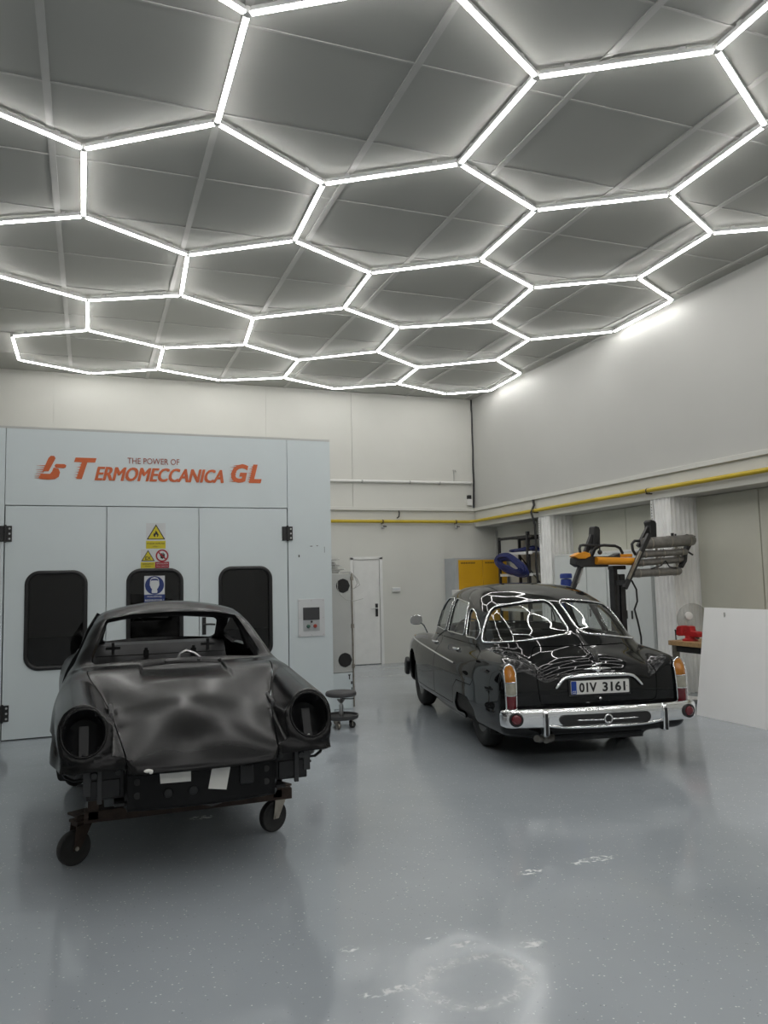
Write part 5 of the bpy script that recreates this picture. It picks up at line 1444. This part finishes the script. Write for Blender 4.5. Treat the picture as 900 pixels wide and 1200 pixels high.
# front panel details
D(MB().box(-.395, .395, .585, .612, .462, .474), 'panel_lip', 'primer_dark')
for x in (-.345, .345):
    for z in (.335, .405): D(MB().lathe([(0, 0), (.018, 0), (.018, .004), (0, .004)], (x, .604 - .05 * (abs(x) / .4) ** 3, z), (0, 1, 0), 14), 'panel_hole', 'rubber')
for x in (.06, .19): D(MB().lathe([(.026, 0), (.022, .012), (.012, .014), (.0, .012)], (x, .603, .34), (0, 1, 0), 16), 'panel_plug', 'primer_dark')
D(MB().box(-.27, -.19, .59, .615, .34, .45), 'panel_rib', 'primer_dark', sc, .012)
D(MB().tube([(.02, .56, .28), (.0, .585, .255), (-.04, .59, .245), (-.09, .585, .255), (-.10, .56, .28)], .007, 8), 'tow_loop', 'dark_steel')
pa = D(MB().prism([(.234, .447), (.072, .443), (.072, .390), (.230, .394)], .606, .611), 'paper_tape', 'paper')
pb = D(MB().prism([(-.040, .444), (-.140, .447), (-.117, .325), (-.020, .340)], .606, .611), 'paper_tape', 'paper')
D(MB().sphere((.30, .70, .486), .02, 8, 5, (1.1, .5, .5)).sphere((.285, .705, .482), .012, 8, 5), 'tape_scrap', 'paper')
# cowl plugs
for x in (.10, -.26, -.12): D(MB().sphere((x, -.545, .925 - .03 * (x / .6) ** 2), .013, 10, 6, (1, 1, .6)), 'cowl_plug', 'rubber')
# cabin: dash, bulkhead, rear shelf, floor, hoop, tunnel
D(MB().prism([(-.70, .60), (-.66, .86), (-.74, .895), (-.92, .885), (-.98, .80), (-.90, .62)], -.60, .60, 'x'), 'dash_panel', 'primer_dark', sc, .01)
bk = D(MB().prism([(-2.02, .50), (-2.10, .80), (-2.24, .93), (-2.40, .945), (-2.40, .5)], -.56, .56, 'x'), 'rear_bulkhead', 'inner_grey', sc, .008)
for x in (-.40, .40): D(MB().box(x - .06, x + .06, -2.155, -2.13, .90, .925).box(x - .012, x + .012, -2.16, -2.12, .86, .96), 'hinge_bracket', 'inner_grey', bk)
for x in (.13, -.27): D(MB().box(x - .022, x + .022, -2.13, -2.08, .83, .89).lathe([(.014, 0), (.014, .02)], (x, -2.09, .89), (0, 0, 1), 10), 'belt_anchor', 'primer_dark', bk)
D(MB().box(-.54, .54, -2.115, -2.105, .845, .853), 'shelf_crease', 'primer_dark', bk)
D(MB().box(-.68, .68, -2.3, -.6, .30, .36), 'floor_pan', 'primer_dark')
D(MB().prism([(-.12, .36), (-.09, .50), (.09, .50), (.12, .36)], -2.1, -.7), 'tunnel', 'primer_dark')
D(MB().tube([(-.01, -.98, .80), (-.017, -.98, .885), (-.04, -.985, .935), (-.085, -.99, .955), (-.14, -.985, .935), (-.19, -.98, .895)], .011, 10), 'silver_hoop', 'steel')
for s in (-1, 1):
    D(MB().tube([(s * .655, -1.585, .90), (s * .60, -1.59, 1.08), (s * .515, -1.60, 1.225)], .024, 8), 'door_pillar', 'primer')
    D(MB().prism([(-.55, .52), (.2, .48), (.28, .62), (.20, .72), (-.3, .80), (-.6, .85)], s * .46, s * .48, 'x'), 'inner_wing', 'primer_dark')
D(MB().box(-.46, .46, -.62, .55, .285, .30), 'front_floor', 'primer_dark')

# ------------------------------------------------------------------ dolly under the shell
dl = empty('body_dolly', (.59, 5.9, 0), label='rusty steel dolly on four castors carrying the bare car body', cat='dolly')
def Q(mb, name, m, bevel=0.0, par=None): return mb.build(name, M[m], par or dl, bevel=bevel)
Q(MB().bar((-.02, 4.86, .30), (1.18, 4.86, .30), .06, .065), 'cross_beam', 'rust', .004)
Q(MB().bar((-.02, 6.98, .31), (1.18, 6.98, .31), .06, .065), 'cross_beam', 'rust', .004)
for x in (.06, 1.12): Q(MB().bar((x, 4.90, .285), (x, 7.0, .285), .06, .06), 'side_beam', 'rust', .004)
for x in (.03, 1.09):
    Q(MB().box(x - .03, x + .03, 4.83, 4.89, .28, .47 if x < .5 else .44), 'support_post', 'rust', .004)
    Q(MB().box(x - .03, x + .03, 6.95, 7.01, .28, .45), 'support_post', 'rust', .004)
for i, (x, y, ang, fork) in enumerate(((-.03, 5.02, .5, 'rust'), (1.165, 5.13, .45, 'zinc'), (-.05, 6.95, .6, 'rust'), (1.15, 6.95, 2.0, 'rust'))):
    r = .098
    c = empty('castor', (x - .59, y - 5.9, 0)); c.parent = dl; c.rotation_euler = (0, 0, ang)
    f = L(MB().box(-.055, .055, -.05, .05, .235, .25).prism([(-.05, .235), (.05, .235), (-.03, .085), (-.07, .085)], -.036, -.030).prism([(-.05, .235), (.05, .235), (-.03, .085), (-.07, .085)], .030, .036).box(-.05, .05, -.036, .036, .218, .235), 'castor_fork', fork, c, .002)
    L(MB().lathe([(.045, -.022), (.075, -.018), (.080, -.022), (.094, -.021), (r, -.012), (r, .012), (.094, .021), (.080, .022), (.075, .018), (.045, .022)], (-.05, 0, r), (0, 1, 0), 36), 'castor_tyre', 'tyre', c)
    L(MB().lathe([(0, -.026), (.02, -.026), (.022, -.018), (.07, -.015), (.072, 0), (.07, .015), (.022, .018), (.02, .026), (0, .026)], (-.05, 0, r), (0, 1, 0), 24), 'castor_hub', 'dark_steel', c)
    L(MB().cyl((-.05, -.042, r), (-.05, .042, r), .012, 10), 'axle_bolt', 'zinc', c)
    L(MB().cyl((0, 0, .25), (0, 0, .275), .04, 20), 'swivel_ring', 'rust', c)
    L(MB().box(-.06, .06, -.06, .06, .275, .288), 'castor_plate', 'rust', c, .002)
